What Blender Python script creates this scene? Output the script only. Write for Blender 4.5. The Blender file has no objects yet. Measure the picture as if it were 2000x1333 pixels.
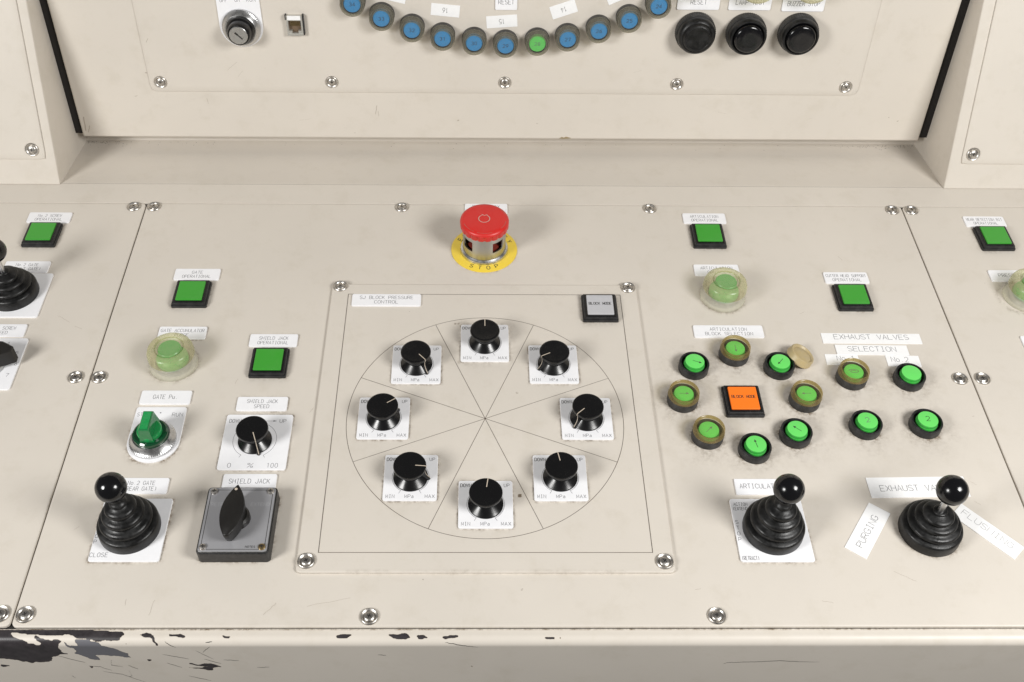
import bpy, math, random
import numpy as np
from mathutils import Matrix, Vector
random.seed(7); rng = np.random.default_rng(7)
PI = math.pi; rad = math.radians
S = 0.001                                    # everything below is in millimetres
sc = bpy.context.scene
col = sc.collection

# ------------------------------------------------------------------ camera
cam = bpy.data.cameras.new("camera"); co = bpy.data.objects.new("camera", cam); col.objects.link(co)
f_, pit, yaw, rol = 2044.8, .83745, .01918, .01703
cp, sp, cyw, sy = math.cos(pit), math.sin(pit), math.cos(yaw), math.sin(yaw)
fwd = Vector((sy*cp, cyw*cp, -sp)); rgt = Vector((cyw, -sy, 0)); upv = rgt.cross(fwd)
r2 = rgt*math.cos(rol) + upv*math.sin(rol); u2 = -rgt*math.sin(rol) + upv*math.cos(rol)
m = Matrix.Identity(4)
for i in range(3):
    m[i][0] = r2[i]; m[i][1] = u2[i]; m[i][2] = -fwd[i]
m[0][3], m[1][3], m[2][3] = -.00817, -.51421, .66633
co.matrix_world = m
cam.sensor_width = 36; cam.lens = f_/2000*36
cam.shift_x = 45.716/2000; cam.shift_y = -.668/2000
cam.clip_start = .02; cam.clip_end = 20
sc.camera = co

# ------------------------------------------------------------------ light: a dim room and two soft boxes, as in the photograph
world = bpy.data.worlds.new("World"); sc.world = world; world.use_nodes = True
bg = world.node_tree.nodes["Background"]
bg.inputs[0].default_value = (1.0, .98, .95, 1); bg.inputs[1].default_value = .12
def softbox(name, loc, tgt, size, power, color):
    l = bpy.data.lights.new(name, 'AREA'); l.shape = 'DISK'; l.size = size; l.energy = power; l.color = color
    o = bpy.data.objects.new(name, l); col.objects.link(o); o.location = loc
    o.rotation_euler = (Vector(tgt) - Vector(loc)).to_track_quat('-Z', 'Y').to_euler()
softbox("softbox_lamp", (-1.00, -.66, .80), (0, .05, 0), .44, 14.4, (1, .99, .97))
softbox("softbox_lamp", (.78, -.50, .84), (0, .05, 0), .44, 13.2, (1, .99, .97))
sc.view_settings.view_transform = 'Standard'; sc.view_settings.look = 'None'
sc.view_settings.exposure = 0; sc.view_settings.gamma = 1

# ------------------------------------------------------------------ materials
def newmat(name):
    M = bpy.data.materials.new(name); M.use_nodes = True
    return M, M.node_tree.nodes, M.node_tree.links, M.node_tree.nodes["Principled BSDF"]
def simple(name, c, rough=.4, metal=0, spec=.5, bump=0, bscale=900, coat=0, vary=0, vscale=120, rvary=0, emit=0):
    M, N, L, B = newmat(name)
    B.inputs['Base Color'].default_value = (*c, 1); B.inputs['Roughness'].default_value = rough
    B.inputs['Metallic'].default_value = metal; B.inputs['Specular IOR Level'].default_value = spec
    B.inputs['Coat Weight'].default_value = coat; B.inputs['Coat Roughness'].default_value = .08
    tc = N.new('ShaderNodeTexCoord')
    if bump:
        n = N.new('ShaderNodeTexNoise'); n.inputs['Scale'].default_value = bscale; n.inputs['Detail'].default_value = 3
        b = N.new('ShaderNodeBump'); b.inputs['Strength'].default_value = bump; b.inputs['Distance'].default_value = .0004
        L.new(tc.outputs['Object'], n.inputs['Vector']); L.new(n.outputs[0], b.inputs['Height']); L.new(b.outputs[0], B.inputs['Normal'])
    if vary or rvary:
        n = N.new('ShaderNodeTexNoise'); n.inputs['Scale'].default_value = vscale; n.inputs['Detail'].default_value = 5
        n.inputs['Roughness'].default_value = .65
        L.new(tc.outputs['Object'], n.inputs['Vector'])
        if vary:
            mx = N.new('ShaderNodeMix'); mx.data_type = 'RGBA'
            mp = N.new('ShaderNodeMapRange'); mp.inputs[1].default_value = .42; mp.inputs[2].default_value = .75
            L.new(n.outputs[0], mp.inputs[0]); L.new(mp.outputs[0], mx.inputs[0])
            mx.inputs[6].default_value = (*c, 1)
            mx.inputs[7].default_value = (*[min(1, x*(1-vary)+.28*vary) for x in c], 1)
            L.new(mx.outputs[2], B.inputs['Base Color'])
        if rvary:
            mp2 = N.new('ShaderNodeMapRange'); mp2.inputs[1].default_value = .3; mp2.inputs[2].default_value = .7
            mp2.inputs[3].default_value = max(.03, rough-rvary); mp2.inputs[4].default_value = rough+rvary
            L.new(n.outputs[0], mp2.inputs[0]); L.new(mp2.outputs[0], B.inputs['Roughness'])
    if emit:
        B.inputs['Emission Color'].default_value = (*c, 1); B.inputs['Emission Strength'].default_value = emit
    return M
def seethrough(name, c, alpha, rough=.3, tint=(1, 1, 1)):
    M, N, L, B = newmat(name)
    B.inputs['Base Color'].default_value = (*c, 1); B.inputs['Roughness'].default_value = rough
    t = N.new('ShaderNodeBsdfTransparent'); t.inputs[0].default_value = (*tint, 1)
    x = N.new('ShaderNodeMixShader')
    n = N.new('ShaderNodeTexNoise'); n.inputs['Scale'].default_value = 260; n.inputs['Detail'].default_value = 4
    tc = N.new('ShaderNodeTexCoord'); L.new(tc.outputs['Object'], n.inputs['Vector'])
    mp = N.new('ShaderNodeMapRange'); mp.inputs[1].default_value = .3; mp.inputs[2].default_value = .7
    mp.inputs[3].default_value = max(0, alpha-.04); mp.inputs[4].default_value = min(1, alpha+.04)
    L.new(n.outputs[0], mp.inputs[0]); L.new(mp.outputs[0], x.inputs[0])
    L.new(t.outputs[0], x.inputs[1]); L.new(B.outputs[0], x.inputs[2])
    L.new(x.outputs[0], N['Material Output'].inputs[0])
    return M
PAINT = (.646, .597, .530)
def paint(name, chips=False):
    M, N, L, B = newmat(name)
    tc = N.new('ShaderNodeTexCoord'); V = tc.outputs['Object']
    def noise(s, d=4, r=.55, vec=None):
        n = N.new('ShaderNodeTexNoise'); n.inputs['Scale'].default_value = s; n.inputs['Detail'].default_value = d
        n.inputs['Roughness'].default_value = r; L.new(vec or V, n.inputs['Vector']); return n.outputs[0]
    def rng_(x, a, b, c=0, d=1):
        n = N.new('ShaderNodeMapRange'); L.new(x, n.inputs[0])
        for k, v in zip((1, 2, 3, 4), (a, b, c, d)): n.inputs[k].default_value = v
        return n.outputs[0]
    def math_(op, a, b):
        n = N.new('ShaderNodeMath'); n.operation = op
        for k, v in enumerate((a, b)):
            if isinstance(v, (int, float)): n.inputs[k].default_value = v
            else: L.new(v, n.inputs[k])
        n.use_clamp = False
        return n.outputs[0]
    def mix(f, a, b):
        n = N.new('ShaderNodeMix'); n.data_type = 'RGBA'; L.new(f, n.inputs[0])
        for k, v in ((6, a), (7, b)):
            if isinstance(v, tuple): n.inputs[k].default_value = (*v, 1)
            else: L.new(v, n.inputs[k])
        return n.outputs[2]
    c = mix(rng_(noise(7, 5), .35, .65), tuple(x*.975 for x in PAINT), tuple(x*1.02 for x in PAINT))
    c = mix(rng_(noise(38, 6, .7), .52, .8, 0, .62), c, (.56, .51, .43))          # faint handling smudges
    # thin wiping scuffs
    mpn = N.new('ShaderNodeMapping'); mpn.inputs['Scale'].default_value = (1, 3.5, 1); mpn.inputs['Rotation'].default_value = (0, 0, .5)
    L.new(V, mpn.inputs[0])
    sc_ = noise(55, 6, .75, mpn.outputs[0])
    c = mix(rng_(sc_, .66, .74, 0, .35), c, (.52, .46, .375))
    # dirt gathered round the fittings, with painted plate-edge shadow, (measured into the attribute) broken up by noise
    at = N.new('ShaderNodeAttribute'); at.attribute_name = 'dirt_shade'
    d = math_('MULTIPLY', at.outputs['Fac'], rng_(noise(330, 6, .75), .36, .66, .0, 1.5))
    c = mix(rng_(d, .0, 1.0, 0, .93), c, (.17, .125, .08))
    # small specks
    vo = N.new('ShaderNodeTexVoronoi'); vo.inputs['Scale'].default_value = 46; L.new(V, vo.inputs['Vector'])
    sep = N.new('ShaderNodeSeparateColor'); L.new(vo.outputs['Color'], sep.inputs[0])
    rr = rng_(sep.outputs[0], .62, 1, 0, .045)
    wob = math_('MULTIPLY', noise(900, 2), .03)
    spk = math_('LESS_THAN', math_('ADD', vo.outputs['Distance'], wob), rr)
    spk = math_('MULTIPLY', spk, rng_(sep.outputs[1], 0, 1, .15, .85))
    c = mix(spk, c, (.13, .09, .06))
    rough = rng_(noise(24, 5, .7), .3, .7, .36, .52)
    if chips:
        ac = N.new('ShaderNodeAttribute'); ac.attribute_name = 'chip'
        e = math_('ADD', ac.outputs['Fac'], math_('MULTIPLY', math_('SUBTRACT', noise(520, 5, .7), .5), .9))
        k = rng_(e, .47, .53)
        ac2 = N.new('ShaderNodeAttribute'); ac2.attribute_name = 'worn'
        steel = mix(rng_(noise(160, 5, .7), .3, .7), (.022, .019, .021), (.05, .044, .047))
        steel = mix(ac2.outputs['Fac'], steel, (.14, .14, .155))
        rim = rng_(e, .40, .47)
        c = mix(rim, c, (.45, .37, .27))
        c = mix(k, c, steel)
        b2 = N.new('ShaderNodeBump'); b2.invert = True; b2.inputs['Strength'].default_value = .7; b2.inputs['Distance'].default_value = .0003
        L.new(k, b2.inputs['Height']); L.new(b2.outputs[0], B.inputs['Normal'])
        mr = N.new('ShaderNodeMix'); mr.data_type = 'FLOAT'; L.new(k, mr.inputs[0]); L.new(rough, mr.inputs[2]); mr.inputs[3].default_value = .34
        rough = mr.outputs[0]
    else:
        b = N.new('ShaderNodeBump'); b.inputs['Strength'].default_value = .12; b.inputs['Distance'].default_value = .0002
        L.new(noise(420, 3), b.inputs['Height'])
        b3 = N.new('ShaderNodeBump'); b3.inputs['Strength'].default_value = .25; b3.inputs['Distance'].default_value = .002
        L.new(noise(9, 2), b3.inputs['Height']); L.new(b3.outputs[0], b.inputs['Normal']); L.new(b.outputs[0], B.inputs['Normal'])
    L.new(c, B.inputs['Base Color']); L.new(rough, B.inputs['Roughness'])
    B.inputs['Specular IOR Level'].default_value = .42
    return M
MP = paint("beige_paint"); MPC = paint("beige_paint_chipped", True)
MWHITE = simple("white_plastic", (.87, .87, .89), .38, vary=.05, vscale=170, bump=.1)
MTAPE = simple("white_tape", (.88, .88, .88), .5, vary=.06, vscale=140, bump=.25, bscale=300)
MINK = simple("grey_print", (.15, .15, .16), .6, vary=.3, vscale=700)
MINKL = simple("worn_print", (.42, .42, .42), .6, vary=.9, vscale=500)
MINKD = simple("dark_print", (.035, .033, .03), .6)
MLINE = simple("engraved_line", (.09, .065, .045), .7, vary=.35, vscale=60)
MBLACK = simple("gloss_black_plastic", (.0045, .0045, .005), .24, spec=.5, rvary=.07, vscale=90)
MBALL = simple("polished_black_ball", (.004, .004, .005), .16, spec=.5, bump=.12, bscale=60, rvary=.08, vscale=200)
MMATTE = simple("black_housing", (.011, .011, .012), .40, bump=.2, vary=.08, vscale=220)
MRUB = simple("black_rubber", (.006, .006, .006), .38, spec=.36, bump=.3, bscale=500, vary=.07, vscale=150, rvary=.12)
MRUBD = simple("dusty_black_rubber", (.020, .019, .018), .55, bump=.4, vary=.16, vscale=200)
MHANDLE = simple("black_handle", (.014, .013, .012), .38, spec=.35, bump=.3, bscale=300, rvary=.1)
MSTEEL = simple("nickel_steel", (.60, .57, .53), .36, metal=1, bump=.25, bscale=300, vary=.15, vscale=400, rvary=.1)
MCHROME = simple("brushed_chrome", (.64, .64, .64), .30, metal=1, rvary=.08, vscale=200)
MSATIN = simple("satin_aluminium", (.50, .50, .49), .34, metal=1, bump=.15, rvary=.06)
MBRASS = simple("tarnished_brass", (.45, .34, .18), .3, metal=1)
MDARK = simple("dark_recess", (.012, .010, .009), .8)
MGREEN = simple("green_square_lens", (.045, .33, .030), .32, vary=.04, rvary=.05, vscale=60)
MGREY = simple("grey_square_lens", (.50, .50, .52), .35, vary=.1, vscale=60)
MORANGE = simple("orange_square_lens", (.92, .19, .014), .34, emit=.06)
MLIME = simple("bright_green_lens", (.145, .69, .135), .3, coat=.2, vary=.05, vscale=100)
MLIMED = simple("green_lens_body", (.05, .46, .06), .15, coat=.6, vary=.2, vscale=300)
MBLUE = simple("blue_lens", (.05, .29, .60), .3, vary=.08, vscale=100)
MKNOBG = simple("clear_green_plastic", (.006, .17, .045), .14, coat=.5, vary=.1, vscale=150)
MKNOBD = simple("deep_green_plastic", (.003, .05, .018), .12, coat=.5)
MKNOBL = simple("light_green_plastic", (.012, .30, .075), .2, coat=.4, vary=.15, vscale=300)
MYEL = simple("yellow_disc", (.83, .61, .06), .42, vary=.1, vscale=80)
MRED = simple("red_mushroom", (.62, .020, .016), .36, vary=.04, vscale=110, bump=.2, rvary=.08)
MREDD = simple("dark_red_core", (.20, .03, .02), .4)
MPALE = simple("pale_scratch", (.62, .25, .20), .6)
MPTR = simple("cream_pointer_line", (.55, .47, .38), .5)
MBOOT = seethrough("amber_clear_rubber", (.60, .55, .33), .42, .22, (.96, .96, .84))
MBOOTC = seethrough("amber_boot_skirt", (.68, .66, .56), .50, .22, (.98, .97, .90))
MBROWN = seethrough("brown_clear_rubber", (.36, .27, .11), .42, .18, (.85, .78, .56))
MHOODG = simple("hooded_green_button", (.02, .42, .08), .4)
MHTOP = seethrough("hood_top_rubber", (.55, .52, .33), .32, .25, (.95, .96, .82))
MMEMB = seethrough("thin_clear_membrane", (.40, .36, .20), .12, .35, (.93, .93, .8))
MSMOKE = seethrough("smoked_clear_rubber", (.30, .28, .22), .42, .2, (.74, .72, .64))
MSMEMB = seethrough("smoked_membrane", (.30, .30, .28), .10, .3, (.88, .88, .88))
MCAPTAN = simple("tan_rubber_cap", (.47, .37, .19), .4, vary=.25, vscale=150, bump=.3)
MGRIME = seethrough("grime", (.14, .10, .065), .6, .8)

# ------------------------------------------------------------------ mesh builder
class MB:
    def __init__(s): s.v = []; s.f = []; s.m = []; s.pr = False; s.la = False
    def add(s, vs, fs, mi=0):
        o = len(s.v); s.v += [tuple(p) for p in vs]
        s.f += [tuple(i+o for i in f) for f in fs]; s.m += [mi]*len(fs)
        return s
    def rings(s, R, mi=0, cap0=True, cap1=True, closed=True):
        n = len(R[0]); vs = [p for r in R for p in r]; fs = []
        for a in range(len(R)-1):
            for i in range(n if closed else n-1):
                j = (i+1) % n; fs.append((a*n+i, a*n+j, (a+1)*n+j, (a+1)*n+i))
        if cap0: fs.append(tuple(range(n-1, -1, -1)))
        if cap1: fs.append(tuple((len(R)-1)*n+i for i in range(n)))
        return s.add(vs, fs, mi)
    def lathe(s, prof, n=48, c=(0, 0, 0), mi=0, cap0=False, cap1=True, mod=None):
        R = []; s.la = True
        for k, (r, z) in enumerate(prof):
            ring = []
            for i in range(n):
                a = 2*PI*i/n; rr = r*(mod(a, k) if mod else 1)
                ring.append((c[0]+rr*math.cos(a), c[1]+rr*math.sin(a), c[2]+z))
            R.append(ring)
        return s.rings(R, mi, cap0, cap1)
    def prism(s, out, z0, z1, bev=0, mi=0, cap0=False, bev0=0):
        n = len(out); s.pr = True
        def inset(d):
            if not d: return out
            res = []
            for i in range(n):
                p0, p, p1 = out[i-1], out[i], out[(i+1) % n]
                a = Vector((p[0]-p0[0], p[1]-p0[1])); b = Vector((p1[0]-p[0], p1[1]-p[1]))
                if a.length < 1e-9: a = b
                if b.length < 1e-9: b = a
                a.normalize(); b.normalize()
                na = Vector((-a.y, a.x)); nb = Vector((-b.y, b.x)); nn = na+nb
                if nn.length < 1e-6: nn = na
                nn.normalize(); k = max(.35, nn.dot(na))
                res.append((p[0]+nn.x*d/k, p[1]+nn.y*d/k))
            return res
        R = [[(x, y, z0) for x, y in inset(bev0)]]
        if bev0: R.append([(x, y, z0+bev0) for x, y in out])
        if bev:
            R.append([(x, y, z1-bev) for x, y in out])
            R.append([(x, y, z1-bev*.3) for x, y in inset(bev*.3)])
            R.append([(x, y, z1) for x, y in inset(bev)])
        else: R.append([(x, y, z1) for x, y in out])
        return s.rings(R, mi, cap0, True)
    def box(s, x0, x1, y0, y1, z0, z1, bev=0, mi=0):
        return s.prism([(x0, y0), (x1, y0), (x1, y1), (x0, y1)], z0, z1, bev, mi, cap0=True)
    def ribbon(s, pts, w, z=0, mi=0, closed=False, zs=None):
        n = len(pts); vs = []; fs = []
        P = [Vector(p[:2]) for p in pts]
        for i in range(n):
            a = (P[i]-P[i-1]) if (i or closed) else (P[1]-P[0])
            b = (P[(i+1) % n]-P[i]) if (i < n-1 or closed) else a
            if a.length < 1e-9: a = b
            if b.length < 1e-9: b = a
            a = a.normalized(); b = b.normalized()
            na = Vector((-a.y, a.x)); nb = Vector((-b.y, b.x)); nn = na+nb
            nn = nn.normalized() if nn.length > 1e-6 else na
            k = max(.45, nn.dot(na)); o = nn*(w/2/k)
            zz = zs[i] if zs else z
            vs += [(P[i].x+o.x, P[i].y+o.y, zz), (P[i].x-o.x, P[i].y-o.y, zz)]
        for i in range(n if closed else n-1):
            j = (i+1) % n; fs.append((2*i, 2*i+1, 2*j+1, 2*j))
        return s.add(vs, fs, mi)
    def build(s, name, mats, parent=None, mat=None, sharp=35, flat=False):
        me = bpy.data.meshes.new(name)
        me.from_pydata([(x*S, y*S, z*S) for x, y, z in s.v], [], s.f)
        if not isinstance(mats, (list, tuple)): mats = [mats]
        for M in mats: me.materials.append(M)
        me.polygons.foreach_set('material_index', s.m)
        if not flat:
            me.polygons.foreach_set('use_smooth', [True]*len(s.f)); me.update()
            me.set_sharp_from_angle(angle=rad(19 if s.pr and not s.la and sharp == 35 else sharp))
        me.update()
        o = bpy.data.objects.new(name, me); col.objects.link(o)
        if parent: o.parent = parent
        if mat is not None: o.matrix_local = mat
        return o
def rrect(w, h, r, cx=0, cy=0, n=5):
    out = []
    for (sx, sy_, a0) in ((1, -1, -90), (1, 1, 0), (-1, 1, 90), (-1, -1, 180)):
        for k in range(n+1):
            a = rad(a0+90*k/n)
            out.append((cx+sx*(w/2-r)+r*math.cos(a), cy+sy_*(h/2-r)+r*math.sin(a)))
    return out
def arc(cx, cy, r, a0, a1, n=24): return [(cx+r*math.cos(rad(a0+(a1-a0)*i/n)), cy+r*math.sin(rad(a0+(a1-a0)*i/n))) for i in range(n+1)]

# frames: z = away from the surface
def frame(o, x, y):
    x = Vector(x).normalized(); y = Vector(y).normalized(); z = x.cross(y); M = Matrix.Identity(4)
    for i in range(3): M[i][0], M[i][1], M[i][2], M[i][3] = x[i], y[i], z[i], o[i]*S
    return M
DESK = frame((0, 0, 0), (1, 0, 0), (0, 1, 0))
LB = rad(7.5); BACK = frame((0, 357, 9), (1, 0, 0), (0, math.sin(LB), math.cos(LB)))
LS = rad(21); SIDE = frame((0, 290.5, 0), (1, 0, 0), (0, math.sin(LS), math.cos(LS)))
def at(F, x, y, z=0, rot=0): return F @ Matrix.Translation((x*S, y*S, z*S)) @ Matrix.Rotation(rad(rot), 4, 'Z')
def tag(o, label=None, cat=None, group=None, kind=None):
    for k, v in (('label', label), ('category', cat), ('group', group), ('kind', kind)):
        if v: o[k] = v
    return o
def thing(name, M, label, cat, group=None):
    o = bpy.data.objects.new(name, None); col.objects.link(o); o.empty_display_size = .01; o.matrix_world = M
    return tag(o, label, cat, group)

# ------------------------------------------------------------------ single-stroke lettering (cell 4 wide, 6 high)
def A_(cx, cy, rx, ry, a0, a1, n=8): return [(cx+rx*math.cos(rad(a0+(a1-a0)*i/n)), cy+ry*math.sin(rad(a0+(a1-a0)*i/n))) for i in range(n+1)]
G = {
'A': [[(0, 0), (2, 6), (4, 0)], [(.7, 2), (3.3, 2)]],
'B': [[(0, 0), (0, 6), (2.6, 6)]+A_(2.6, 4.6, 1.3, 1.4, 90, -90, 6)+[(0, 3.2)], [(2.6, 3.2)]+A_(2.6, 1.6, 1.4, 1.6, 90, -90, 6)+[(0, 0)]],
'C': [A_(2, 4, 2, 2, 20, 180, 6)+A_(2, 2, 2, 2, 180, 340, 6)],
'D': [[(0, 0), (0, 6), (1.8, 6)]+A_(1.8, 3.8, 2.2, 2.2, 90, 0, 5)+A_(1.8, 2.2, 2.2, 2.2, 0, -90, 5)+[(0, 0)]],
'E': [[(4, 6), (0, 6), (0, 0), (4, 0)], [(0, 3.1), (3.3, 3.1)]], 'F': [[(4, 6), (0, 6), (0, 0)], [(0, 3.1), (3.3, 3.1)]],
'G': [A_(2, 4, 2, 2, 20, 180, 6)+A_(2, 2, 2, 2, 180, 360, 7)+[(4, 2.8), (2.4, 2.8)]],
'H': [[(0, 0), (0, 6)], [(4, 0), (4, 6)], [(0, 3.1), (4, 3.1)]],
'I': [[(2, 0), (2, 6)], [(.9, 6), (3.1, 6)], [(.9, 0), (3.1, 0)]],
'J': [[(3.6, 6), (3.6, 1.8)]+A_(1.8, 1.8, 1.8, 1.8, 0, -180, 7)],
'K': [[(0, 0), (0, 6)], [(4, 6), (0, 2.3)], [(1.3, 3.6), (4, 0)]], 'L': [[(0, 6), (0, 0), (3.8, 0)]],
'M': [[(0, 0), (0, 6), (2, 1.2), (4, 6), (4, 0)]], 'N': [[(0, 0), (0, 6), (4, 0), (4, 6)]],
'O': [A_(2, 4, 2, 2, 0, 180, 8)+A_(2, 2, 2, 2, 180, 360, 8)+[(4, 4)]],
'P': [[(0, 0), (0, 6), (2.4, 6)]+A_(2.4, 4.4, 1.6, 1.6, 90, -90, 7)+[(0, 2.8)]],
'R': [[(0, 0), (0, 6), (2.4, 6)]+A_(2.4, 4.4, 1.6, 1.6, 90, -90, 7)+[(0, 2.8)], [(2, 2.8), (4, 0)]],
'S': [A_(2, 4.5, 1.9, 1.5, 25, 270, 8)+A_(2, 1.5, 2, 1.5, 90, -160, 8)],
'T': [[(2, 0), (2, 6)], [(0, 6), (4, 6)]], 'U': [[(0, 6), (0, 2)]+A_(2, 2, 2, 2, 180, 360, 8)+[(4, 6)]],
'V': [[(0, 6), (2, 0), (4, 6)]], 'W': [[(0, 6), (1, 0), (2, 4.6), (3, 0), (4, 6)]], 'X': [[(0, 0), (4, 6)], [(0, 6), (4, 0)]],
'Y': [[(0, 6), (2, 3), (4, 6)], [(2, 3), (2, 0)]], 'Z': [[(0, 6), (4, 6), (0, 0), (4, 0)]],
'0': [A_(2, 4, 1.8, 2, 0, 180, 8)+A_(2, 2, 1.8, 2, 180, 360, 8)+[(3.8, 4)]], '1': [[(1, 4.8), (2.3, 6), (2.3, 0)]],
'2': [A_(2, 4.2, 1.9, 1.8, 165, -35, 8)+[(0, 0), (4, 0)]],
'3': [A_(1.9, 4.5, 1.7, 1.5, 150, -90, 7), A_(1.9, 1.5, 1.9, 1.5, 90, -150, 7)],
'4': [[(2.8, 0), (2.8, 6), (0, 1.7), (4, 1.7)]], '5': [[(3.7, 6), (.6, 6), (.3, 3.4)]+A_(1.9, 2, 2, 2, 130, -150, 9)],
'6': [[(3, 6), (.5, 3.1)]+A_(2, 1.9, 1.9, 1.9, 150, -210, 12)], '7': [[(0, 6), (4, 6), (1.4, 0)]],
'8': [A_(2, 4.5, 1.6, 1.45, -90, 270, 10), A_(2, 1.55, 1.9, 1.5, 90, 450, 10)],
'9': [[(1, 0), (3.5, 2.9)]+A_(2, 4.1, 1.9, 1.9, -30, 330, 12)],
'.': [[(1.6, 0), (1.6, .5)]], '%': [[(0, 0), (4, 6)], A_(.9, 5, .9, 1, 0, 360, 8), A_(3.1, 1, .9, 1, 0, 360, 8)],
'(': [A_(4, 3, 2.6, 3.6, 125, 235, 6)], ')': [A_(0, 3, 2.6, 3.6, 55, -55, 6)],
'o': [A_(2, 2, 1.8, 2, 0, 360, 12)], 'u': [[(.3, 4), (.3, 1.5)]+A_(1.9, 1.5, 1.6, 1.5, 180, 360, 6)+[(3.5, 4)], [(3.5, 0), (3.5, 2)]],
'a': [[(.5, 3.6)]+A_(1.9, 2.9, 1.4, 1.1, 120, 0, 5)+[(3.3, 0)], A_(1.8, 1.2, 1.5, 1.2, 60, 330, 8)],
"'": [[(1.8, 6), (1.8, 5.2)]], ' ': []}
def glyphs(b, txt, h, cx, cy, w=None, th=None, z=0, rot=0, align='c', mi=0, pitch=1.42, drop=0):
    """txt on one line, cap height h, width w if given, centred on cx, cy"""
    n = len(txt); u = h/6; adv = 4*pitch*u; tot = adv*n-(adv-4*u)
    kx = w/tot if w else 1; th = th or h*.1
    x0 = {'c': -tot*kx/2, 'l': 0, 'r': -tot*kx}[align]
    cr, sr = math.cos(rad(rot)), math.sin(rad(rot)); lay = 0
    for i, ch in enumerate(txt):
        for k, st in enumerate(G.get(ch, [])):
            if drop and random.random() < drop: continue
            pts = [(x0+(i*adv+px*u)*kx, (py-3)*u) for px, py in st]
            pts = [(cx+x*cr-y*sr, cy+x*sr+y*cr) for x, y in pts]
            q = [pts[0]]
            for p in pts[1:]:
                if abs(p[0]-q[-1][0])+abs(p[1]-q[-1][1]) > 1e-6: q.append(p)
            if len(q) > 1: b.ribbon(q, th, z+.012*k, mi)
    return b

# ------------------------------------------------------------------ dirt and edge-shadow bookkeeping for the desk panels
def vnoise(x, y, s, seed=0):
    g = np.random.default_rng(seed).random((256, 256)); X = x/s; Y = y/s
    xi = np.floor(X).astype(int); yi = np.floor(Y).astype(int); fx = X-xi; fy = Y-yi
    fx = fx*fx*(3-2*fx); fy = fy*fy*(3-2*fy); q = lambda a, b: g[(xi+a) % 256, (yi+b) % 256]
    return (q(0, 0)*(1-fx)+q(1, 0)*fx)*(1-fy)+(q(0, 1)*(1-fx)+q(1, 1)*fx)*fy
DIRT_SHADE = []   # (cx, cy, half w, half h, corner radius, strength, reach mm)
def dirt_shade(cx, cy, hw, hh, r, s, reach): DIRT_SHADE.append((cx, cy, hw, hh, r, s, reach))

# positions on the desk (mm)
KNOBS = [(-57, 56.3, -49, 'upper left of the ring'), (-81, -.4, 34, 'far left of the ring'), (-57, -57.5, -5, 'lower left of the ring'),
         (0, -81.5, 82, 'bottom of the ring'), (57, -57.5, 101, 'lower right of the ring'), (81, -.4, 223, 'far right of the ring'),
         (57.3, 56.8, 207, 'upper right of the ring'), (0, 80.5, 90, 'top of the ring')]
ROUND = [(174.7, 55, -22, 0, 0), (246.3, 55, -131, 0, 0), (210.8, -30, 100, 0, 0), (246, -15.3, 138, 0, 0),
         (211, 69.6, -90, 1, 0), (161, 20.3, 0, 1, 0), (260.9, 20.6, 180, 1, 0), (176, -16.2, 45, 1, 0),
         (305, 44.2, None, 1, 0), (352.6, 43, None, 0, 0), (303.7, -6.8, None, 0, 1), (352.3, -5.5, None, 0, 2)]
for x, y, *_ in ROUND: dirt_shade(x, y, 12.5, 12.5, 12.5, 1.0, 2.6); dirt_shade(x, y-1, 12.5, 12.5, 12.5, .42, 9)
for x, y, *_ in KNOBS: dirt_shade(x, y, 20.5, 21, 2, .95, .9)  # thin dark plate outlines: grime together with painted edge shadow
dirt_shade(0, 80.5, 20.5, 21, 2, .5, 3)
for a in ((-259.2, 93.2, 20, 7), (-180, 84.7, 20, 7), (-180, 15.7, 20, 7), (-180, -22, 26.5, 27), (-259.5, -102, 26, 27), (211, -102, 27, 27), (-180.5, -100.5, 26, 28)):
    dirt_shade(*a, 2, .85, 1.0)  # same mix of grime and painted edge shadow around these plates
dirt_shade(-260, -18, 20, 24, 16, .9, 1.5)
dirt_shade(328, -102, 22, 22, 22, .8, 2.0)
for x, y in ((-259.5, 139), (-180, 58.8), (211, 217.6), (328.5, 137.3), (101, 121.3), (210, 18.6), (-412.5, 215.8), (481.5, 216)): dirt_shade(x, y, 15, 15, 1, .7, 1.8)
dirt_shade(210, 18.6, 15, 15, 1, .25, 8)
for x, y in ((-259.5, 59), (212.5, 139.5), (480, 139.5)): dirt_shade(x, y, 20, 20, 20, .6, 1.4)
dirt_shade(0, 200, 30.5, 30.5, 30.5, .5, 1.2)
dirt_shade(0, -137.4, 100, 1.0, 1, .15, .5)  # painted shadow line along the raised plate's lower edge

def inside_poly(X, Y, P):
    ins = np.zeros(X.shape, bool); n = len(P)
    for i in range(n):
        x1, y1 = P[i]; x2, y2 = P[(i+1) % n]
        if abs(y2-y1) < 1e-9: continue
        c = ((Y < y1) != (Y < y2)) & (X < (x2-x1)*(Y-y1)/(y2-y1)+x1); ins ^= c
    return ins

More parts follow.
